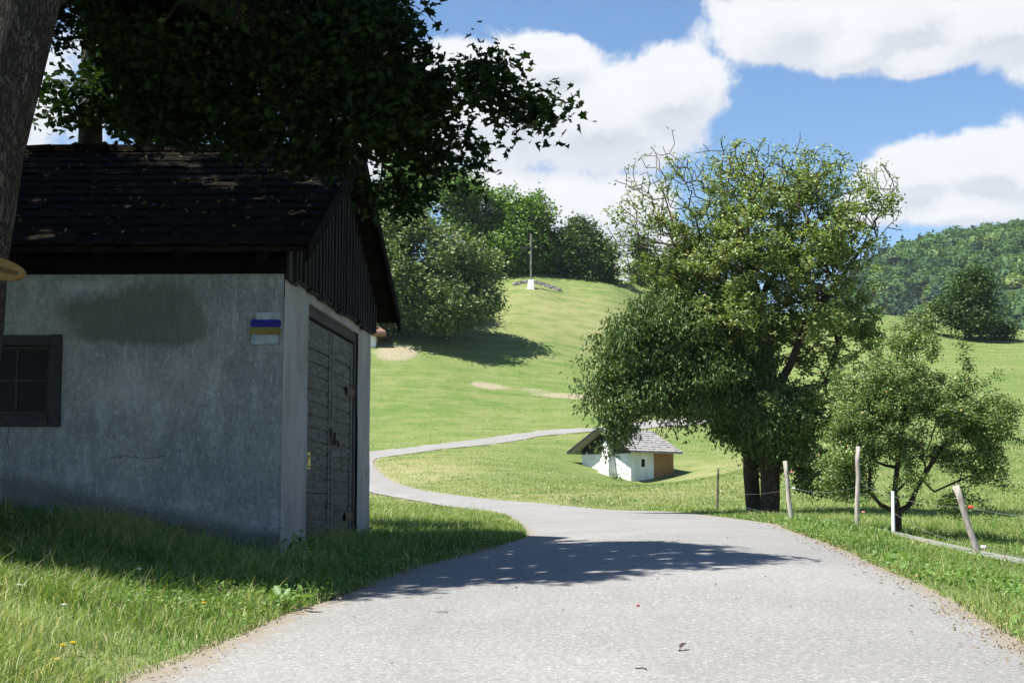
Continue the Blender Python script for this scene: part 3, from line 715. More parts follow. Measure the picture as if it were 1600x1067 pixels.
paint('blue_stripe', .022, .300, 2.125, 2.195, M['blue_paint'], mk_, -.033, 2); paint('ochre_stripe', .020, .312, 2.055, 2.123, M['yellow_paint'], mk_, -.033, 3); paint('white_stripe', .045, .295, 1.965, 2.052, M['white_paint'], mk_, -.030, 4)
# double door
dr = MB(SF); b0, b1, z0, z1 = DOOR
dr.box(.03, .14, b0 + .004, b0 + .10, -.3, z1 - .004); dr.box(.03, .14, b1 - .07, b1 - .004, -.3, z1 - .004); dr.box(.032, .138, b0 + .10, b1 - .07, z1 - .11, z1 - .006)
df = dr.build('door_frame', M['old_wood'], shed, bevel=.008)
def leafd(q0, q1):
    mb = MB(SF); st = .13
    mb.box(.045, .095, q0, q0 + st, .02, 2.36, .004); mb.box(.045, .095, q1 - st, q1, .02, 2.36, .004)
    z = .03; tops = np.linspace(.05, 2.08, 16)
    mb.box(.07, .10, q0 + st, q1 - st, .0, 2.30)
    for i in range(15):
        zz, zt = tops[i], tops[i + 1] - .022; j = random.uniform(-.012, .012); k = random.uniform(.0, .012)
        y0, y1 = q0 + st + .003, q1 - st - .003
        P = [(.052 + k, y0, zz), (.052 + k, y1, zz + j), (.052, y1, zt + j), (.052, y0, zt)]
        mb.prism(P, (.03, 0, 0))
    mb.box(.050, .09, q0 + st + .003, q1 - st - .003, 2.085, 2.36)
    d = mb.build('door', M['door_wood'], shed, bevel=.004)
    return d
dl = leafd(b0 + .11, 2.565); drr = leafd(2.59, b1 - .08)
def child(mb, name, m_, par, **k):
    o = mb.build(name, m_, shed, **k); o.parent = par; o.matrix_parent_inverse = Matrix() ; return o
for par, bb, zz, l in ((dl, b0 + .06, 1.70, .46), (dl, b0 + .06, .32, .42), (drr, b1 - .52, 1.78, .52), (drr, b1 - .50, .33, .50)):
    mb = MB(SF); mb.box(.028, .040, bb, bb + l, zz - .045, zz + .045, .006)
    mb.box(.012, .045, bb - .03 if par is dl else bb + l - .02, bb + .05 if par is dl else bb + l + .06, zz - .075, zz + .075, .004)
    child(mb, 'hinge', M['iron'], par, bevel=.003)
mb = MB(SF); mb.box(.02, .05, 2.50, 2.66, 1.23, 1.30, .004); mb.box(.0, .03, 2.62, 2.68, 1.12, 1.26, .004); mb.tube([(.01, 2.64, 1.18), (-.02, 2.66, 1.16), (-.02, 2.68, 1.10)], .014, 6); child(mb, 'latch', M['iron'], dl, bevel=.003)
sg_ = MB(SF); sg_.box(.024, .030, b0 + .10, b0 + .32, .83, 1.00); sp = child(sg_, 'warning_plate', M['enamel'], dl, bevel=.002)
mb = MB(SF); q = b0 + .10
for (y0, y1, z0_, z1_) in ((.05, .20, .945, .972), (.045, .06, .87, .94), (.05, .20, .845, .862)): mb.box(.020, .0235, q + y0, q + y1, z0_, z1_)
mb.box(.020, .0235, q + .10, q + .14, .955 - .03, .94); child(mb, 'plate_print', M['enamel_dark'], sp)
# timber: wall plate, gable boards, rafters
RZ0, RB0, RZ1, RB1 = 2.86, -.38, 4.38, 2.42
sl = (RZ1 - RZ0) / (RB1 - RB0)
def roofz(b_): return RZ0 + (min(b_, 2 * RB1 - b_) - RB0) * sl
mb = MB(SF); mb.box(-.02, LL, -.03, .16, WT - .03, WT + .12); mb.build('wall_plate', M['tarred'], shed)
mb = MB(SF); mb.box(-.02, LL, GL - .16, GL + .03, WT - .03, WT + .12); mb.build('wall_plate', M['tarred'], shed)
mb = MB(SF); y = -.02
while y < GL:
    wd = random.uniform(.15, .21); y1 = min(y + wd, GL + .02); za = WT - .07 + random.uniform(-.03, .02)
    zt0, zt1 = roofz(y) - .13, roofz(y1) - .13; k = random.uniform(0, .012)
    mb.prism([(-.045 - k, y, za), (-.045 - k, y1 - .008, za + random.uniform(-.01, .01)), (-.045 - k, y1 - .008, zt1), (-.045 - k, y, zt0)] if not (y < RB1 < y1) else
             [(-.045 - k, y, za), (-.045 - k, y1 - .008, za), (-.045 - k, y1 - .008, zt1), (-.045 - k, RB1, roofz(RB1) - .13), (-.045 - k, y, zt0)], (.03, 0, 0))
    if y > .05: mb.box(-.085, -.058, y - .022, y + .018, za + .01, min(roofz(y - .022), roofz(y + .018)) - .14)
    y = y1
mb.build('gable_boards', M['dark_wood'], shed)
mb = MB(SF)
for i in range(10):
    a = .1 + i * .75
    for sgn in (1, -1):
        B_ = lambda b_: b_ if sgn == 1 else 2 * RB1 - b_
        mb = MB(SF); mb.prism([(a, B_(-.34), roofz(-.34) - .20), (a, B_(-.34), roofz(-.34) - .09), (a, B_(.3), roofz(.3) - .09), (a, B_(.3), roofz(.3) - .22)], (.09, 0, 0))
        mb.build('rafter', M['tarred'], shed)
# roof: two slabs of sheathing plus overlapping tiles
mb = MB(SF); OA = -.27
def slab(b0_, b1_, za0, za1, t, x0=OA, x1=LL + .3):
    mb.prism([(x0, b0_, za0), (x0, b1_, za1), (x0, b1_, za1 - t), (x0, b0_, za0 - t)], (x1 - x0, 0, 0))
slab(RB0, RB1 - .001, RZ0 - .03, RZ1 - .03, .05); slab(2 * RB1 - RB0, RB1 + .001, RZ0 - .03, RZ1 - .03, .05)
nC = 13; ang = math.atan(sl); LS = (RB1 - RB0) / math.cos(ang)
for sgn in (1, -1):
    for c_i in range(nC):
        s0 = c_i / nC; s1 = min(1.0, (c_i + 1.35) / nC); x = OA - .02 - (c_i % 2) * .09
        while x < LL + .3:
            wd = .178; g = random.uniform(-.006, .006); lift = .030 + random.uniform(-.004, .008)
            bA, bB = RB0 - .05 * (c_i == 0) + (RB1 - RB0) * s0 + random.uniform(-.01, .01), RB0 + (RB1 - RB0) * s1
            zA, zB = RZ0 + (bA - RB0) * sl + lift, RZ0 + (bB - RB0) * sl + .004
            if sgn == -1: bA, bB = 2 * RB1 - bA, 2 * RB1 - bB
            x0_ = max(x, OA - .02)
            if x + wd - .006 > x0_ + .02: mb.prism([(x0_, bA, zA + g), (x0_, bB, zB), (x0_, bB, zB - .02), (x0_, bA, zA + g - .022)], (x + wd - .006 - x0_, 0, 0))
            x += wd
x = OA
while x < LL + .3: mb.box(x, x + .30, RB1 - .11, RB1 + .11, RZ1 - .02, RZ1 + .055, .01); x += .31
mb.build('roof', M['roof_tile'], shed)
mb = MB(SF)
for sgn in (1, -1):
    pts = [(RB0 - .04, RZ0 - .05), (RB0 + 1.4, RZ0 + 1.4 * sl + .0 - .012), (RB1 - .002, RZ1 - .02)]
    for (p, q) in zip(pts[:-1], pts[1:]):
        B_ = lambda b_: b_ if sgn == 1 else 2 * RB1 - b_
        mb.prism([(OA - .045, B_(p[0]), p[1] + .05), (OA - .045, B_(q[0]), q[1] + .05), (OA - .045, B_(q[0]), q[1] - .13), (OA - .045, B_(p[0]), p[1] - .13)], (.03, 0, 0))
mb.build('barge_board', M['tarred'], shed)

# fallen leaves lying on the roof
nL = 230; a = rng.uniform(-.2, 5.5, nL); s_ = rng.uniform(.02, .95, nL)
b_ = RB0 + (RB1 - RB0) * s_; z_ = RZ0 + (b_ - RB0) * sl + .05
P = np.array([SF((a[i], b_[i], z_[i])) for i in range(nL)])
tag(link_mesh('fallen_leaves', leaf_mesh('fallen_leaves', P, .06, rng.uniform(0, 1, nL), up=2.0, aspect=.6), M['leaf_litter_roof']), 'dry fallen leaves scattered over the dark tiles of the shed roof', 'leaves', kind='stuff')

# ------------------------------------------------------------------ distant farmhouse corner behind the shed
hx0, hx1, hy0, hy1 = -22.0, -12.25, 134.5, 142.0; hz = at(590, 523, 136)[2]; hb = 8.0
fh = empty('farmhouse', (hx0, hy0, hb), 'white farmhouse corner with reddish roof peeping past the shed on the slope', 'house')
mb = MB(); mb.box(hx0, hx1, hy0, hy1, hb, hz + .2); mb.build('wall', M['whitewash'], fh)
mb = MB(); ym = (hy0 + hy1) / 2
for s in (1, -1):
    e = (hy0 - .5) if s == 1 else (hy1 + .5)
    xo = hx1 + .95; zt = hz + 3.1
    mb.prism([(hx0 - .8, e, hz - .12), (xo, e, hz - .12), (xo - 4.5, ym, zt), (hx0 + 2, ym, zt)], (0, 0, .22))
mb.prism([(hx1 + .95, hy0 - .5, hz - .12), (hx1 + .95, hy1 + .5, hz - .12), (hx1 - 3.55, ym, hz + 3.1)], (0, 0, .22))
mb.build('roof', M['red_tile'], fh)
mb = MB(); mb.box(hx1 - .3, hx1 + .9, hy0 - .4, hy1, hz - .30, hz - .14); mb.build('eaves', M['brown_wood'], fh)

# ------------------------------------------------------------------ the whitewashed hut in the hollow
KC = np.array(at(986, 749, 95)[:2]); KZ = at(986, 749, 95)[2]
KL = np.array([.72, .69]); KG = np.array([-.70, .71])
def HF(p): a, b_, z = p; q = KC + KL * a + KG * b_; return (q[0], q[1], KZ + z)
hut = empty('bakehouse', HF((0, 0, 0)), 'small whitewashed hut with grey shingle roof in the hollow below the meadow road', 'hut')
HL, HG, HW = 4.15, 4.2, 1.98
mb = MB(HF); mb.box(0, HL * .53, 0, HG, -1.2, HW); mb.box(HL * .53, HL, 1.0, HG, -1.2, HW)
mb.build('wall', M['whitewash'], hut)
mb = MB(HF); x = HL * .53 + .004
while x < HL - .02: mb.box(x, min(x + .2, HL) - .012, -.012 - random.uniform(0, .015), .06, -.6, HW + .02); x += .2
y = .06
while y < 1.0: mb.box(HL - .05, HL + .01, y, min(y + .2, 1.0) - .012, -.6, HW); y += .2
mb.build('plank_wall', M['brown_wood'], hut)
rs, ro = .56, .60; rb = HG / 2; rz1 = 1.76 + (rb + ro) * rs
def hz_(b_): return rz1 - abs(b_ - rb) * rs
mb = MB(HF); y = 0.0
while y < HG - .01:
    y1 = min(y + .22, HG); mb.prism([(-.03, y, 1.66), (-.03, y1 - .012, 1.66), (-.03, y1 - .012, hz_(y1 - .012) - .14), (-.03, y, hz_(y) - .14)], (.05, 0, 0)); y = y1
mb.build('gable_boards', M['dark_wood'], hut); mb = MB(HF)
mb.prism([(HL, 0.0, HW - .3), (HL, HG, HW - .3), (HL, rb, hz_(rb) - .14)], (-.05, 0, 0))
mb.build('gable_boards', M['dark_wood'], hut)
mb = MB(HF); e0, e1 = -ro, HG + ro
for s in (1, -1):
    ea = e0 if s == 1 else e1
    mb.prism([(-.75, ea, hz_(ea) - .08), (-.75, rb, rz1 - .08), (-.75, rb, rz1), (-.75, ea, hz_(ea))], (HL + 1.0, 0, 0))
    nc_ = 10
    for i in range(nc_):
        p0 = ea + (rb - ea) * i / nc_; p1 = ea + (rb - ea) * min(1, (i + 1.3) / nc_); x = -.76 - (i % 2) * .1
        while x < HL + .25:
            lf = random.uniform(.045, .075); x0_ = max(x, -.77)
            if x + .21 > x0_ + .03: mb.prism([(x0_, p0, hz_(p0) + lf), (x0_, p1, hz_(p1) + .008), (x0_, p1, hz_(p1) - .01), (x0_, p0, hz_(p0) + lf - .03)], (min(x + .21, HL + .25) - x0_, 0, 0))
            x += .22
mb.build('roof', M['grey_shingle'], hut)
mb = MB(HF)
for s in (1, -1):
    B_ = lambda b_: b_ if s == 1 else 2 * rb - b_
    mb.prism([(-.80, B_(e0), hz_(e0) + .06), (-.80, B_(rb - .002), rz1 + .06), (-.80, B_(rb - .002), rz1 - .10), (-.80, B_(e0), hz_(e0) - .10)], (.04, 0, 0))
mb.build('barge_board', M['dark_wood'], hut)
mb = MB(HF)   # oven chimney, tapering, on the gable side
mb.add([(-.9, 1.0, -1.0), (-.9, 2.35, -1.0), (-.0, 2.35, -1.0), (-.0, 1.0, -1.0), (-.62, 1.35, 1.15), (-.62, 2.05, 1.15), (0, 2.05, 1.15), (0, 1.35, 1.15), (-.35, 1.5, 2.45), (-.35, 1.98, 2.45), (0, 1.98, 2.45), (0, 1.5, 2.45)],
       [(0, 1, 5, 4), (1, 2, 6, 5), (3, 0, 4, 7), (4, 5, 9, 8), (5, 6, 10, 9), (7, 4, 8, 11), (8, 9, 10, 11)])
ch = mb.build('chimney', M['whitewash'], hut)
mb = MB(HF); mb.box(-.93, -.80, 1.35, 1.95, -.25, .22); o = mb.build('oven_opening', M['interior'], hut); o.parent = ch; o.matrix_parent_inverse = Matrix()
mb = MB(HF); mb.box(1.0, 1.32, -.015, .06, .82, 1.30); o = mb.build('window', M['interior'], hut)

# ------------------------------------------------------------------ summit cross and stone wall
cb_ = at(829.5, 443, 156.5); cz = Hs(cb_[0], cb_[1])
cr = empty('summit_cross', (cb_[0], cb_[1], cz), 'tall slender wayside cross on a pale plinth at the hilltop', 'cross')
mb = MB(lambda p: (p[0] + cb_[0], p[1] + cb_[1], p[2] + cz))
mb.add([(-.42, -.42, -.5), (.42, -.42, -.5), (.42, .42, -.5), (-.42, .42, -.5), (-.28, -.28, .85), (.28, -.28, .85), (.28, .28, .85), (-.28, .28, .85)], [(0, 1, 5, 4), (1, 2, 6, 5), (2, 3, 7, 6), (3, 0, 4, 7), (4, 5, 6, 7)])
mb.build('plinth', M['whitewash'], cr, bevel=.03)
mb = MB(lambda p: (p[0] + cb_[0], p[1] + cb_[1], p[2] + cz)); mb.box(-.085, .085, -.08, .08, .8, 5.75); mb.build('pole', M['concrete'], cr, bevel=.02)
mb = MB(lambda p: (p[0] + cb_[0], p[1] + cb_[1], p[2] + cz)); mb.box(-1.15, 1.15, -.12, -.094, 4.18, 4.34); mb.build('crossbar', M['old_wood'], cr)
mb = MB(lambda p: (p[0] + cb_[0], p[1] + cb_[1], p[2] + cz)); mb.tube([(0, -.2, 2.1), (0, -.24, 2.35), (0, -.2, 2.62), (0, -.2, 2.75)], [.05, .08, .05, .03], 8); mb.build('lantern', M['concrete'], cr, smooth=True)
sw = empty('stone_wall', (cb_[0], cb_[1] + 1, cz), 'low dry stone wall curving round the foot of the hilltop cross', 'wall')
mb = MB()
for i in range(46):
    an = i / 45; u_ = 804 + 70 * an; dd = 158.4 + .4 * math.sin(an * math.pi); x, y, _ = at(u_, 445, dd); zb = Hs(x, y) - .1
    for r in range(2):
        h_ = .22; s = .17; zz = zb + r * .17 + random.uniform(-.02, .02)
        mb.box(x - s * random.uniform(.7, 1), x + s, y - .22, y + .22, zz, zz + h_ - .02, .05)
mb.build('stones', M['stone'], sw)

# ------------------------------------------------------------------ fence
def post(label, u, d, vtop, lean_u, m_, r=.035, ins=(), k=8, vb=None, rough=.25, grp='fence posts along the right verge'):
    b = on(u, 800, d); t = at(u + lean_u, vtop, d); root = empty('fence_post', b, label, 'fence post', grp)
    mb = MB(); n_ = 7; pts = [tuple(b[i] + (t[i] - b[i]) * f + (random.uniform(-.008, .008) if i < 2 and k != 4 else 0) for i in range(3)) for f in np.linspace(-.12, 1, n_)]
    mb.tube(pts, [r * (1.05 - .12 * f) for f in np.linspace(0, 1, n_)], k, rough=rough, seed=u); mb.build('shaft', m_, root, smooth=k > 4)
    out = []
    for (f, mm, s) in ins:
        p = Vector([b[i] + (t[i] - b[i]) * f for i in range(3)]); mi = MB(); s = s * .62; q = p + Vector((r + .06, -.02, .0))
        mi.tube([p, p + Vector((r + .04, -.01, .0))], .006, 5); mi.tube([q - Vector((.035 * s, 0, 0)), q - Vector((.012 * s, 0, 0)), q + Vector((.012 * s, 0, 0)), q + Vector((.035 * s, 0, .0))], [.022 * s, .030 * s, .018 * s, .028 * s], 8)
        mi.build('insulator', M[mm], root, smooth=True); out.append(q)
    return out
w_all = []
w_all.append(post('short thin dark post standing alone in the grass left of the thick trunk', 1121, 42, 731, 1, M['post_dark'], .035, [(.45, 'plastic_white', .9)]))
w_all.append(post('pale slim post leaning left right beside the thick trunk', 1237, 27, 720, -11, M['post_wood'], .042, [(.82, 'plastic_pink', 1.0), (.56, 'plastic_white', 1.1)]))
w_all.append(post('tallest upright weathered post with a small orange insulator at its foot', 1338, 25, 697, 3, M['post_wood'], .040, [(.20, 'plastic_pink', 1.0)]))
w_all.append(post('white plastic post in front of the small apple tree trunk', 1395, 25.5, 767, 0, M['plastic_white'], .032, [], 4, rough=0))
w_all.append(post('thick crooked post leaning left at the edge of the pale strip', 1528, 22, 758, -34, M['post_wood'], .047, [(.70, 'plastic_red', 1.5), (.16, 'plastic_white', 1.5)], rough=.5))
fw = empty('fence_wire', tuple(w_all[0][0]), 'thin electric fence wires strung between the posts', 'wire')
def wire(P):
    pts = []
    for a_, b_ in zip(P[:-1], P[1:]):
        for i in range(10):
            f = i / 10; p = Vector(a_).lerp(Vector(b_), f); p.z -= .10 * 4 * f * (1 - f); pts.append(p)
    pts.append(Vector(P[-1])); mb = MB(); mb.tube(pts, .0018, 4); mb.build('strand', M['wire'], fw)
g0 = w_all[0][0]; p2 = w_all[1]; p3 = w_all[2]; p5 = w_all[4]
wire([at(1000, 770, 60), g0, p2[1], p3[0] + Vector((0, 0, .45)), p5[0], at(1720, 800, 20)])
wire([g0 - Vector((0, 0, .2)), p2[1] - Vector((0, 0, .45)), p3[0], at(1395, 800, 25.4), p5[1], at(1720, 870, 20)])

# ------------------------------------------------------------------ round wooden sign on the near trunk
sgc = Vector(at(-2, 420, 10.45)); sroot = empty('wooden_sign', tuple(sgc), 'orange brown oval wooden sign board fixed to the big near trunk', 'sign')
ang_ = R(-12)
def SGF(p): x, z = p[0] * math.cos(ang_) - p[2] * math.sin(ang_), p[0] * math.sin(ang_) + p[2] * math.cos(ang_); return (sgc.x + x, sgc.y + p[1] + .12 * p[0], sgc.z + z)
mb = MB(SGF); el = [(.18 * math.cos(t) * (1 + .02 * math.sin(5 * t)), 0, .078 * math.sin(t) * (1 + .04 * math.cos(3 * t))) for t in np.linspace(0, 2 * math.pi, 41)[:-1]]
mb.prism(el, (0, .035, 0)); mb.build('board', M['sign_wood'], sroot, bevel=.004)
fc = bpy.data.curves.new('letters', 'FONT'); fc.body = 'Mitterhütte'; fc.size = .060; fc.align_x = 'CENTER'; fc.align_y = 'CENTER'; fc.extrude = .002
fo = bpy.data.objects.new('tmp_text', fc); COL.objects.link(fo); dg = bpy.context.evaluated_depsgraph_get(); tme = bpy.data.meshes.new_from_object(fo.evaluated_get(dg)); bpy.data.objects.remove(fo)
for v in tme.vertices: v.co = Vector(SGF((v.co.x * .95 + .0, -.004 - v.co.z, v.co.y)))
link_mesh('lettering', tme, M['sign_letter'], sroot)

# ------------------------------------------------------------------ trees
FAST = False
# near tree whose trunk fills the left edge; crown over the shed
gA = (-4.62, 11.0, Hs(-4.62, 11.0))
A_roots = [[gA, at(-105, 640, 11), at(-84, 500, 11), at(-60, 400, 11), at(-34, 230, 11), at(20, 0, 11), at(60, -160, 11.4), at(40, -330, 12)],
           (5, [at(140, -70, 11.8), at(300, -20, 12.3), at(450, 60, 12.6), at(600, 110, 12.6), at(700, 140, 12.6)]),
           (6, [at(260, -170, 12.2), at(430, -120, 12.9), at(560, -40, 13.2)]),
           (10, [at(420, 150, 13.0), at(500, 200, 13.2), at(600, 225, 13.2)])]
A_blobs = [(-7.0, 11.9, 6.6, 4.3, 2.6, 3.0, 1.3), (-4.0, 12.4, 6.0, 2.7, 2.2, 1.9, 1.5), (-8.2, 12.0, 3.6, 2.8, 2.3, 2.2, .9), bl(262, 140, 13.6, 58, 70, .9, 1.8), bl(320, 190, 13.8, 90, 36, .8, 1.6), bl(80, -75, 12, 140, 42, 1.0, 1.2),
           bl(330, 20, 13.2, 230, 150, 1.9, 2.6), bl(540, 60, 12.9, 115, 125, 1.3, 2.6), bl(480, 150, 13.4, 170, 100, 1.3, 2.4), bl(640, 190, 13.0, 95, 75, .9, 1.8),
           bl(655, 135, 12.7, 64, 46, .8, 1.3), bl(730, 135, 12.6, 34, 20, .4, .9), bl(640, 278, 13.1, 62, 26, .5, 1.2), bl(618, 308, 13.3, 42, 22, .4, 1.1), bl(680, 245, 13.1, 60, 30, .5, 1.2), bl(560, -20, 13.5, 82, 90, 1.2, 1.8), bl(620, 235, 12.9, 70, 45, .7, 1.4), bl(450, 225, 13.6, 120, 28, .5, 1.0),
           (-5.6, 13.9, 5.4, 2.2, 1.1, 1.2, .8), (-4.9, 11.9, 7.4, 2.8, 1.9, 1.5, 1.2), (-6.8, 14.6, 6.6, 3.6, 1.2, 1.2, 1.1)]
A_gaps = [((rng.uniform(-1.0, 2.6), rng.uniform(11.6, 17.5), -.6), rng.uniform(.03, .10)) for _ in range(120)]
A_tip = np.array([at(770, 158, 12.6), at(800, 165, 12.6), at(822, 172, 12.6), at(838, 178, 12.6), at(860, 172, 12.6), at(782, 112, 12.6), at(765, 100, 12.6), at(740, 230, 13), at(735, 262, 13)])
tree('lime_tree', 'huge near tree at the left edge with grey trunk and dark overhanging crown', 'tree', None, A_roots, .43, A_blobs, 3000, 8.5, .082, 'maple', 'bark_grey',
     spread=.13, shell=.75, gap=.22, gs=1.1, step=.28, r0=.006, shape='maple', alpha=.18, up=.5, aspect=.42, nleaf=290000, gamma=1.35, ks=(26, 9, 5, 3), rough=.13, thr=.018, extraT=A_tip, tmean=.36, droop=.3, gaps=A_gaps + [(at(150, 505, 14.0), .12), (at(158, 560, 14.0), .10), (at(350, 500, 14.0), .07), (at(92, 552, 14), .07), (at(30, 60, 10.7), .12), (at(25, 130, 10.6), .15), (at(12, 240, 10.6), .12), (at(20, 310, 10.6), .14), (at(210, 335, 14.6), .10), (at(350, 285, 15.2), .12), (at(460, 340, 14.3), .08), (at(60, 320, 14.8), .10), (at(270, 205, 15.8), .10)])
gB = (-5.95, 20.6, Hs(-5.95, 20.6))
tree('linden_tree', 'slender dappled trunk rising just behind the shed roof ridge', 'tree', None, [[gB, at(140, 400, 20.6), at(141, 222, 20.6), at(143, 120, 20.6), at(138, 40, 20.6), at(120, -60, 20.4)]], .17,
     [bl(245, 140, 20.6, 70, 65, 1.0, 1.2), bl(215, 20, 20.6, 60, 50, 1.0, 1.0), bl(104, 165, 20.2, 15, 30, .35, .12), bl(230, 60, 20.6, 45, 45, .8)], 620, 14, .12, 'maple', 'bark_grey',
     spread=.22, shell=.8, gap=.05, step=.3, shape='oval', alpha=.2, aspect=.8, nleaf=36000, gamma=1.2, thr=.016, rough=.08)
# old pear tree with bare top twigs, dark cherry tree beside it
def gpt(u, v, d): x, y, _ = at(u, v, d); return (x, y, Hs(x, y))
g = gpt(1203, 803, 38)
P_roots = [[g, at(1203, 740, 38), at(1208, 680, 38), at(1205, 620, 38), at(1195, 540, 38), at(1185, 470, 38.2), at(1165, 400, 38.3), at(1150, 340, 38.3)],
           (3, [at(1235, 570, 37.8), at(1262, 500, 37.6), at(1310, 440, 37.5), at(1345, 390, 37.4), at(1370, 340, 37.4)]),
           (4, [at(1150, 490, 38), at(1100, 440, 37.9), at(1060, 380, 37.8), at(1040, 310, 37.8)]),
           (5, [at(1215, 420, 38.6), at(1235, 350, 38.8), at(1240, 290, 38.9)]),
           (3, [at(1290, 600, 38.4), at(1310, 540, 38.8), at(1325, 480, 39)])]
P_blobs = [bl(1180, 400, 38, 150, 110, 2.6, 1.3), bl(1060, 400, 37.8, 85, 85, 1.6), bl(1310, 400, 37.8, 75, 90, 1.8, 1.1), bl(1240, 500, 38, 120, 80, 2.2, 1.3), bl(1150, 500, 37.3, 90, 60, 1.6),
           bl(1290, 610, 38, 75, 75, 1.6), bl(1255, 710, 37.8, 42, 60, 1.0, .9), bl(1225, 640, 37.2, 50, 60, .9, .9), bl(1180, 300, 38, 110, 50, 1.8, .6), bl(1060, 290, 37.8, 60, 62, 1.3, .9), bl(1000, 340, 37.6, 46, 60, 1.1, 1.0), bl(1365, 320, 37.6, 48, 62, 1.2, 1.1), bl(1270, 280, 38.2, 70, 50, 1.4, .9), bl(1150, 270, 38.2, 70, 45, 1.3, .9), bl(985, 400, 37.4, 36, 50, .9, .8), bl(1340, 520, 38, 45, 60, 1.2)]
P_tw = np.array([at(*q) for q in [(1050, 203, 37.8), (1046, 240, 37.8), (1030, 262, 37.6), (1128, 212, 38), (1098, 225, 38), (1150, 225, 38), (1190, 222, 38), (1218, 228, 38), (1250, 206, 38.4), (1243, 240, 38.4), (1262, 235, 38), (1292, 262, 38),
     (1320, 262, 38), (1345, 262, 37.6), (1385, 256, 37.4), (1396, 290, 37.4), (1412, 312, 37.4), (1400, 345, 37.4), (1410, 360, 37.4), (960, 282, 37.6), (948, 330, 37.6), (952, 360, 37.6), (980, 400, 37.6), (1000, 300, 37.6), (985, 320, 37.6), (1018, 230, 37.6), (1070, 262, 37.9), (1165, 250, 38), (1360, 300, 37.5)]])
P_tw = np.vstack([P_tw, sample_blobs([bl(1180, 290, 38, 140, 55, 1.8), bl(1035, 310, 37.7, 75, 75, 1.4), bl(1355, 320, 37.6, 55, 70, 1.3), bl(1290, 270, 38, 60, 40, 1.2), bl(990, 390, 37.5, 42, 55, 1.0)], 520, .3), sample_blobs([bl(1170, 262, 38, 130, 42, 1.4), bl(1020, 285, 37.7, 50, 62, 1.0), bl(1375, 300, 37.6, 32, 50, .9), bl(975, 350, 37.6, 26, 50, .8)], 170, .2)])
def pear_bare(P):
    v = np.clip((P[:, 2] - at(1180, 330, 38)[2]) / 1.2, 0, 1); side = np.clip((np.abs(P[:, 0] - 6.3) - 2.3) / 1.0, 0, 1) * (P[:, 2] > at(1180, 470, 38)[2])
    return np.clip(1 - .86 * v - .66 * side, .07, 1) * (.25 + 1.3 * (fbm(P[:, 0] * .9, P[:, 1] * .9, P[:, 2] * .9, 2) > .36))
tree('pear_tree', 'old broad fruit tree with bare twigs at its top beside the road', 'tree', None, P_roots, .24, P_blobs, 2400, 8.5, .080, 'pear', 'bark_brown', spread=.085, shell=.8, gap=.5, gs=.9, step=.22, r0=.0105,
     alpha=.16, up=.4, aspect=.75, bare=pear_bare, nleaf=80000, gamma=1.35, ks=(14, 7, 5, 3), thr=.017, extraT=P_tw, rough=.10, tmean=.62, tsd=.22, jit=.16)
g = gpt(1178, 803, 38.6)
C_roots = [[g, at(1173, 740, 38.6), at(1172, 680, 38.6), at(1150, 620, 38.4), at(1120, 570, 38), at(1080, 540, 37.8), at(1040, 520, 37.5)], (3, [at(1110, 640, 38), at(1060, 638, 37.6), at(1000, 615, 37.2)]), (3, [at(1180, 590, 38.6), at(1190, 540, 38.8)])]
C_blobs = [bl(1040, 520, 37.5, 90, 60, 1.6), bl(985, 560, 37.2, 65, 60, 1.3), bl(1090, 590, 37.6, 80, 65, 1.6), bl(970, 620, 37, 52, 48, 1.0), bl(1028, 615, 37, 52, 38, 1.1), bl(962, 664, 37, 28, 22, .7, 1.1), bl(1150, 560, 38, 60, 60, 1.3), bl(1150, 650, 38, 40, 45, 1.1), bl(1215, 660, 37.6, 65, 60, 1.1), bl(1195, 715, 38.4, 26, 34, .6),
           bl(1100, 480, 38, 60, 40, 1.2), bl(1085, 640, 37.4, 36, 14, .7, .6), bl(1172, 705, 38.3, 15, 62, .3, 2.2), bl(1275, 740, 38, 24, 30, .6)]
C_tw = np.array([at(*q) for q in [(915, 565, 37), (905, 600, 37), (912, 632, 37), (945, 700, 37), (960, 690, 37), (930, 470 + 60, 37), (1045, 665, 37.2), (1075, 668, 37.2), (960, 500, 37)]])
tree('cherry_tree', 'dense dark leafed tree leaning left over the whitewashed hut', 'tree', None, C_roots, .195, C_blobs, 1200, 10, .105, 'cherry', 'bark_brown', spread=.16, shell=.7, gap=.12, gs=1.0, step=.25, r0=.008,
     alpha=.16, up=.25, aspect=.42, nleaf=90000, gamma=1.35, ks=(14, 7, 5, 3), thr=.02, extraT=C_tw, droop=1.4, tmean=.52)
g = gpt(1402, 833, 27)
S_roots = [[g, at(1402, 800, 27), at(1398, 770, 27)], (1, [at(1378, 790, 26.8), at(1358, 768, 26.7), at(1360, 720, 26.6), at(1372, 650, 26.6), at(1378, 590, 26.7)]), (2, [at(1402, 730, 27.1), at(1410, 660, 27.2), at(1430, 580, 27.3)]),
           (1, [at(1420, 790, 27), at(1440, 750, 27), at(1470, 700, 26.9), at(1510, 660, 26.8)]), (2, [at(1430, 740, 27.3), at(1460, 768, 27), at(1500, 750, 26.7)])]
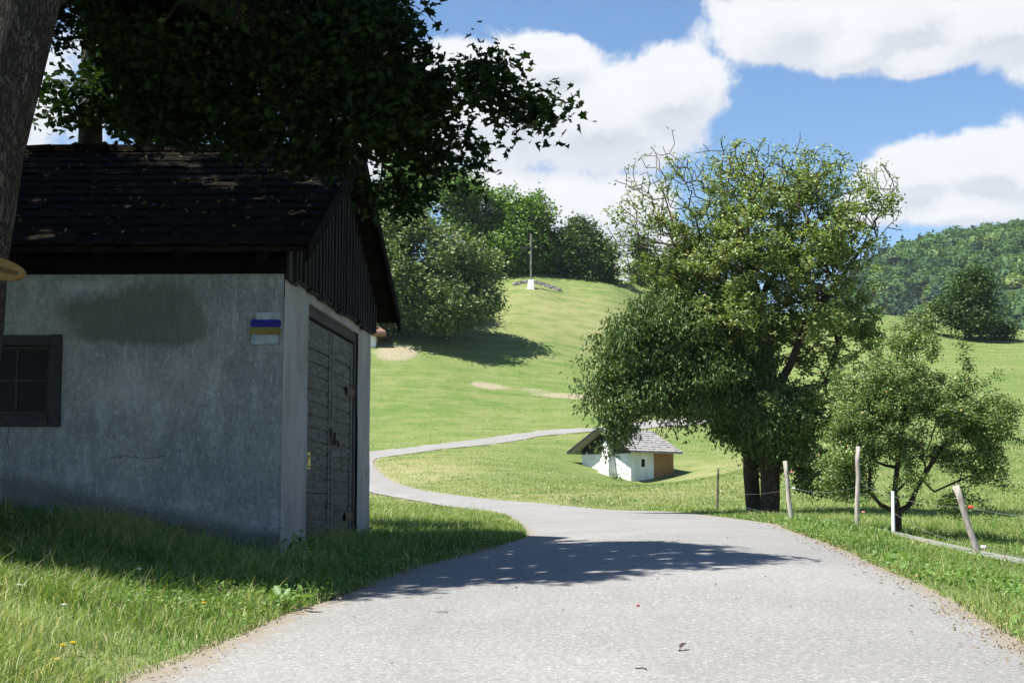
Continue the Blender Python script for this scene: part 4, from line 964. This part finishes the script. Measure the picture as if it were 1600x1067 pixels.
S_blobs = [bl(1400, 610, 27, 75, 62, .9), bl(1350, 670, 26.8, 55, 60, .8), bl(1470, 650, 27, 70, 50, .9), bl(1530, 665, 26.8, 52, 45, .8), bl(1430, 700, 27, 70, 40, .8), bl(1520, 725, 26.8, 50, 35, .6), bl(1335, 735, 26.8, 38, 35, .5), bl(1430, 545, 27, 45, 32, .6, .6), bl(1490, 780, 26.7, 30, 28, .4, .5), bl(1310, 620, 27, 30, 50, .5, .7), bl(1488, 600, 27, 42, 34, .6, .8), bl(1312, 700, 26.8, 34, 50, .5, .9), bl(1560, 640, 26.8, 30, 26, .4, .8), bl(1338, 768, 26.8, 32, 26, .4, .8), bl(1300, 740, 26.9, 26, 34, .4, .8), bl(1420, 760, 26.6, 34, 26, .4, .5)]
S_tw = np.array([at(*q) for q in [(1495, 525, 27), (1505, 560, 27), (1455, 500, 27), (1400, 510, 27), (1590, 640, 26.8), (1592, 690, 26.8), (1575, 760, 26.8), (1545, 830 - 30, 26.6), (1375, 535, 27), (1340, 770, 26.7), (1430, 790, 27), (1540, 600, 26.9), (1560, 585, 26.9)]])
tree('apple_tree', 'small apple tree with dark crooked stems and little pale fruit', 'tree', None, S_roots, .085, S_blobs, 1000, 7.5, .055, 'apple_l', 'bark_brown', spread=.075, shell=.8, gap=.22, gs=1.6, step=.15, r0=.004,
     alpha=.16, up=.4, aspect=.55, nleaf=60000, gamma=1.3, ks=(10, 7, 5, 3), thr=.010, extraT=S_tw, fruit=(96, .022, 'apple'), tmean=.58, jit=.15)
# hillside trees
def htree(label, base, blobs, nT, per, ls, lm, R0=.3, grp='trees on the hilltop', name='broadleaf_tree', **k):
    g = gpt(*base); t = blobs[0]
    tree(name, label, 'tree', grp, [[g, (g[0] * .6 + t[0] * .4, g[1] * .6 + t[1] * .4, g[2] * .6 + t[2] * .4), (g[0] * .2 + t[0] * .8, g[1] * .2 + t[1] * .8, g[2] * .2 + t[2] * .8)]], R0, blobs, nT, per, ls, lm, 'bark_brown', spread=.5, shell=.6, gs=.35,
         step=.9, r0=.02, alpha=.15, nleaf=nT * per * 1.6, gamma=1.2, thr=.06, ks=(8, 6, 4, 3), aspect=.75, up=.3, rough=0, **k)
htree('broad pale green tree whose low boughs touch the slope left of the cross', (700, 510, 138), [bl(680, 408, 137, 72, 60, 4.5), bl(640, 430, 136, 60, 75, 4), bl(742, 425, 137, 42, 42, 3.5), bl(700, 470, 135, 80, 42, 4, 1.4), bl(635, 365, 138, 52, 36, 4), bl(620, 485, 136, 50, 32, 3, 1.5), bl(680, 495, 134.5, 62, 20, 2.5, 1.8), bl(745, 462, 136.5, 34, 26, 2.5, 1.3)], 1000, 26, .30, 'pale_l', .4, gap=.25)
htree('dark bushy tree half hidden behind the right edge of the shed gable', (585, 520, 141), [bl(580, 400, 141, 50, 90, 4), bl(600, 470, 139, 45, 45, 3), bl(560, 330, 142, 60, 50, 4), bl(625, 315, 143, 55, 35, 4), bl(615, 505, 138.5, 40, 14, 2, 1.6), bl(600, 380, 141, 60, 50, 3)], 500, 26, .30, 'mid_l', .4, gap=.1)
htree('bright green tree directly behind the cross', (815, 452, 166), [bl(815, 372, 166, 55, 55, 3.5), bl(785, 400, 165, 42, 48, 3.5), bl(842, 395, 167, 34, 50, 3), bl(805, 325, 168, 52, 30, 3.5), bl(765, 335, 166, 42, 42, 3.5), bl(835, 340, 167, 32, 28, 3), bl(740, 370, 165, 42, 60, 3), bl(700, 320, 165, 50, 50, 3), bl(650, 290, 166, 60, 50, 3.5), bl(720, 300, 165, 40, 30, 3)], 900, 26, .34, 'mid_l', .4, gap=.15, tmean=.52)
htree('dark rounded tree on the skyline right of the cross', (900, 462, 168), [bl(895, 400, 168, 42, 45, 3.5), bl(935, 415, 168, 34, 42, 3), bl(905, 368, 169, 26, 26, 2.5), bl(865, 420, 169, 28, 38, 2.5), bl(930, 375, 171, 18, 22, 2), bl(905, 445, 167, 52, 14, 3)], 480, 26, .34, 'dark_l', .4, gap=.1)
htree('shadowy tree on the skyline behind the bare twigs of the broad fruit tree', (1020, 480, 176), [bl(1020, 425, 176, 42, 45, 3.5), bl(1000, 400, 176, 24, 30, 2.5), bl(1050, 440, 176, 35, 40, 3)], 260, 26, .34, 'dark_l', .4, gap=.2)
htree('lone dark green tree on the right meadow skyline before the forest', (1512, 530, 158), [bl(1518, 455, 158, 30, 34, 2.2), bl(1500, 485, 158, 34, 26, 2.2), bl(1540, 495, 158, 32, 28, 2.2), bl(1515, 505, 157, 45, 16, 2.4), bl(1524, 430, 158, 16, 16, 1.2), bl(1480, 490, 158, 16, 14, 1.2)], 420, 22, .30, 'dark_l', .35, gap=.2)
for i, (u, v, ru, rv, lb) in enumerate([(1432, 505, 22, 14, 'low pale shrub at the left end of the meadow skyline'), (1458, 500, 16, 18, 'thin twiggy shrub between the pale shrub and the lone tree'), (1568, 518, 20, 12, 'low dark bush right of the lone skyline tree')]):
    htree(lb, (u, v + 14, 159), [bl(u, v, 159, ru, rv, 1.2)], 50, 20, .24, 'pale_l' if i < 2 else 'dark_l', .08, grp='shrubs on the skyline', name='shrub', gap=.2)
# bushes and plants near
gw = gpt(963, 745, 94.5)
htree('low leafy bush growing at the foot of the hut chimney', (961, 748, 94.3), [(gw[0], gw[1], gw[2] + .15, .35, .3, .35)], 20, 10, .10, 'weed', .03, grp=None, name='shrub', gap=0)

# ------------------------------------------------------------------ far forest, one mass
fx, fy = np.meshgrid(np.arange(40, 560, 7.6), np.arange(330, 900, 8.4)); fx = fx.ravel() + rng.uniform(-4, 4, fx.size); fy = fy.ravel() + rng.uniform(-4, 4, fy.size)
ratio = fx / fy; k = (ratio > .10) & (ratio < .46); fx, fy = fx[k], fy[k]
clear = (np.abs(fx / fy - .328) < .007) & (np.abs(fy - 775) < 14); fx, fy = fx[~clear], fy[~clear]
fz = H(fx, fy); nf = len(fx); con = (fbm(fx * .012, fy * .012, 7.0, 2) > .50) | ((ratio[k][~clear] < .275) & (fbm(fx * .02, fy * .02, 2.0, 2) > .33))
rr = rng.uniform(3.6, 6.4, nf); hh = np.where(con, rng.uniform(12, 18, nf), rr * rng.uniform(1.7, 2.4, nf) + 3)
base_t = np.clip(rng.normal(.5, .24, nf) - .36 * con, .02, .98)
per = 120; tid = np.repeat(np.arange(nf), per); d = rng.normal(0, 1, (len(tid), 3)); d /= np.linalg.norm(d, axis=1)[:, None]; d[:, 2] = np.abs(d[:, 2]) * 1.0 - .15
lump = .78 + .45 * fbm(d[:, 0] * 2.2 + tid * 3.1, d[:, 1] * 2.2, d[:, 2] * 2.2, 2); rb_ = rr[tid] * lump
P = np.stack([fx[tid] + d[:, 0] * rb_, fy[tid] + d[:, 1] * rb_, fz[tid] + hh[tid] - rr[tid] * .9 + d[:, 2] * rb_], -1)
cf = con[tid]; tz = rng.uniform(0, 1, len(tid)); cr_ = rr[tid] * .62 * (1 - tz) ** .9
P[cf] = np.stack([fx[tid] + np.cos(tz * 99 + d[:, 0] * 6) * cr_, fy[tid] + np.sin(tz * 99 + d[:, 0] * 6) * cr_, fz[tid] + 1 + tz * hh[tid]], -1)[cf]
tn = np.clip(base_t[tid] + rng.normal(0, .05, len(tid)), 0, 1)
V, q, _, _, kk = leaf_cards(P, 1.9, up=.55, shape='diamond', aspect=.8, fold=.12)
tt = np.repeat(tn, kk)
# solid hearts of the crowns so that the hill does not show through
ih = np.array([(math.cos(a) * math.cos(e), math.sin(a) * math.cos(e), math.sin(e)) for e in (-.3, .3, .9) for a in np.arange(6) * math.pi / 3] + [(0, 0, 1)])
sc_ = np.where(con, .45, .78)[:, None] * np.stack([rr, rr, np.where(con, hh * .8, rr)], -1)
HV = np.stack([fx, fy, fz + np.where(con, hh * .35, hh - rr * .95)], -1)[:, None, :] + ih[None] * sc_[:, None, :]
fq = [(r * 6 + a, r * 6 + (a + 1) % 6, (r + 1) * 6 + (a + 1) % 6, (r + 1) * 6 + a) for r in (0, 1) for a in range(6)]; ft = [(12 + a, 12 + (a + 1) % 6, 18) for a in range(6)]
o = (np.arange(nf) * 19)[:, None, None] + len(V)
me = mesh_np('forest', np.vstack([V, HV.reshape(-1, 3)]), quads=np.vstack([q, (o + np.array(fq)[None]).reshape(-1, 4)]), tris=(o + np.array(ft)[None]).reshape(-1, 3), attrs={'tint': np.concatenate([tt, np.repeat(np.clip(base_t - .1, 0, 1), 19)])})
tag(link_mesh('forest', me, M['forest']), 'wooded hillside of mixed deciduous and conifer trees in the far distance', 'forest', kind='stuff')

# ------------------------------------------------------------------ roadside litter and small plants
def near_edge(C, n_, smax, off, sd, y0=6.5, y1=26):
    k = (C[:, 1] > y0) & (C[:, 1] < y1); S = C[k]; i = rng.integers(0, len(S) - 1, n_); f = rng.uniform(0, 1, n_)[:, None]; p = S[i] * (1 - f) + S[i + 1] * f
    return p + rng.normal(off, sd, (n_, 1)) * np.array([[1, .3]])
PR = near_edge(RC, 620, 0, -.10, .14, 8, 24); PL_ = near_edge(LC, 260, 0, .05, .07, 7, 16); PP = np.vstack([PR, PL_, np.stack([rng.uniform(-1.5, 3, 60), rng.uniform(8, 17, 60)], 1)])
Z = H(PP[:, 0], PP[:, 1]) + .035
tag(link_mesh('leaf_litter', leaf_mesh('leaf_litter', np.column_stack([PP, Z]), .028, rng.uniform(0, 1, len(PP)), up=2.5, aspect=.4), M['dry_leaf']), 'dry tan leaves and stalks collected along both edges of the asphalt', 'leaves', kind='stuff')
def onroad(u, v):
    for d in np.linspace(7, 30, 900):
        x, y, z = at(u, v, d)
        if z < Hs(x, y) + .03: return Vector((x, y, Hs(x, y) + .035))
    return Vector(at(u, v, 12))
def twig(u, v, label, name, m_, pts, r):
    c_ = onroad(u, v); mb = MB(); mb.tube([(c_.x + p[0], c_.y + p[1], c_.z + p[2]) for p in pts], r, 6); o = mb.build(name, m_, None, smooth=True); tag(o, label, name.replace('_', ' '))
twig(1004, 1047, 'small crooked brown twig lying on the asphalt near the bottom', 'twig', M['bark_brown'] if 'bark_brown' in M else M['iron'], [(-.035, .03, .0), (0, .01, .004), (.02, 0, .0), (.015, -.03, 0)], .003)
twig(690, 1005 - 48, 'thin dry twig on the road just before the tree shadow', 'twig', M['post_dark'], [(-.04, 0, 0), (0, .01, .003), (.04, 0, 0)], .003)
c_ = onroad(1062, 1018); 
o = link_mesh('dark_leaf', leaf_mesh('dark_leaf', np.array([[c_.x, c_.y, c_.z + .008]] * 2), .06, np.array([.0, .0]), up=2), M['iron']); tag(o, 'curled blackish leaf lying on the asphalt in front', 'leaf')
c_ = onroad(997, 948); mb = MB(); mb.tube([(c_.x, c_.y, c_.z + t) for t in (-.012, -.008, 0, .008, .012)], [.003, .010, .0125, .010, .003], 8); tag(mb.build('red_fruit', M['red_fruit'], None, smooth=True), 'tiny red fruit lying in the middle of the asphalt', 'fruit')
def flower(u, v, d, h, label, pm, n_=9, pr=.016, seed=0):
    x, y, z = at(u, v, d); g = Hs(x, y); root = empty('wildflower', (x, y, g), label, 'flower', 'wildflowers on the left bank'); mb = MB(); mb.tube([(x + .02, y, g - .02), (x + .012, y, (g + z) / 2), (x, y, z)], .0022, 4); mb.build('stalk', M['weed_s'], root)
    mb = MB()
    for i in range(n_):
        a = 2 * math.pi * i / n_; c, s = math.cos(a), math.sin(a)
        mb.add([(x, y, z), (x + c * pr * .6 - s * pr * .3, y + s * pr * .6 + c * pr * .3, z + .006), (x + c * pr, y + s * pr, z + .003), (x + c * pr * .6 + s * pr * .3, y + s * pr * .6 - c * pr * .3, z + .006)], [(0, 1, 2, 3)])
    mb.tube([(x, y, z - .004), (x, y, z + .01)], pr * .35, 7); mb.build('petals', M[pm], root)
M['weed_s'] = simple('green_stalk', (.10, .17, .05), (.16, .22, .08), 5, .6, .1, .002)
for i, (u, v, d, pm, lb) in enumerate([(98, 1008, 8.2, 'yellow_petal', 'yellow flower in the sunny grass at the lower left corner'), (114, 1004, 8.3, 'yellow_petal', 'smaller yellow flower just right of the brighter one in the corner'), (62, 1018, 8.0, 'yellow_petal', 'orange yellow flower low at the far left bottom'),
    (88, 1030, 7.8, 'yellow_petal', 'yellow flower lowest of those in the bottom left corner'), (318, 942, 10.0, 'yellow_petal', 'single yellow flower in the middle of the sunlit bank'), (218, 889, 11.0, 'white_petal', 'creamy white umbel flower standing against the dark shaded grass'),
    (30, 914, 9.6, 'white_petal', 'white flower in the tall grass at the left edge'), (100, 945, 9.4, 'white_petal', 'white flower among the dense sunlit grass of the left bank'), (1592, 940, 12.4, 'yellow_petal', 'yellow flower on the right verge at the picture edge')]):
    flower(u, v, d, 0, lb, pm, 9, .020 if pm == 'yellow_petal' else .026)
def plant(u, v, d, label, n_, size, spread, hgt, name='burdock_plant', aspect=.7, m_='weed'):
    x, y, _ = at(u, v, d); g = Hs(x, y); P = np.array([[x, y, g + .05]]) + rng.normal(0, 1, (n_, 3)) * [spread, spread, 0] + np.stack([np.zeros(n_), np.zeros(n_), rng.uniform(0, hgt, n_)], 1)
    tag(link_mesh(name, leaf_mesh(name, P, size, rng.uniform(0, 1, n_), up=1.8, aspect=aspect, fold=.1), M[m_]), label, 'plant')
plant(443, 962, 10.6, 'broad leafed weed at the edge of the asphalt below the shed corner', 16, .10, .07, .10)
plant(1395, 895, 13.8, 'broad leafed weed in the right verge beside the leaf litter', 12, .09, .08, .08)
plant(470, 885, 13.6, 'leafy weed clump at the foot of the double door', 40, .09, .16, .25, 'nettle_plant', .5)
plant(320, 880, 12.0, 'light green weed at the edge of the shade on the bank', 30, .07, .15, .25, 'nettle_plant', .5)
# broad leafed ground cover mixed into the near grass
def cover(label, x0, x1, y0, y1, N, size, keep=None):
    Y = np.exp(rng.uniform(math.log(y0 + K0), math.log(y1 + K0), N)) - K0; X = rng.uniform(x0, x1, N)
    ok = ~inpoly(X, Y, ROAD[::2]) & (dist_poly(X, Y, PATH_C, 1) > .9) & (fbm(X * 1.3 + 4, Y * 1.3, 6.0, 3) > .46)
    if keep is not None: ok &= keep(X, Y)
    X, Y = X[ok], Y[ok]; P = np.column_stack([X, Y, H(X, Y) + rng.uniform(.02, .13, len(X))])
    tag(link_mesh('ground_cover', leaf_mesh('ground_cover', P, size, np.clip(rng.normal(.6, .25, len(X)), 0, 1), up=.7, aspect=.7, fold=.1), M['weed']), label, 'plants', kind='stuff')
cover('small clover like leaves mixed into the grass of the left bank', -7, .5, 6.5, 16, 60000, .030, shed_out)
cover('small broad leaves mixed into the right verge grass', 2.6, 8, 8, 24, 30000, .040)
# haze
hb_ = MB(); hb_.box(-1800, 1800, -60, 1750, -60, 205); hz_o = hb_.build('haze', None); tag(hz_o, kind='stuff')
m = bpy.data.materials.new('haze'); m.use_nodes = True; nt = m.node_tree; nt.nodes.clear()
mo_ = nt.nodes.new('ShaderNodeOutputMaterial'); pv = nt.nodes.new('ShaderNodeVolumePrincipled'); nt.links.new(pv.outputs[0], mo_.inputs['Volume'])
pv.inputs['Density'].default_value = .00008; pv.inputs['Color'].default_value = (.78, .86, 1.0, 1); pv.inputs['Anisotropy'].default_value = .2
hz_o.data.materials.append(m)
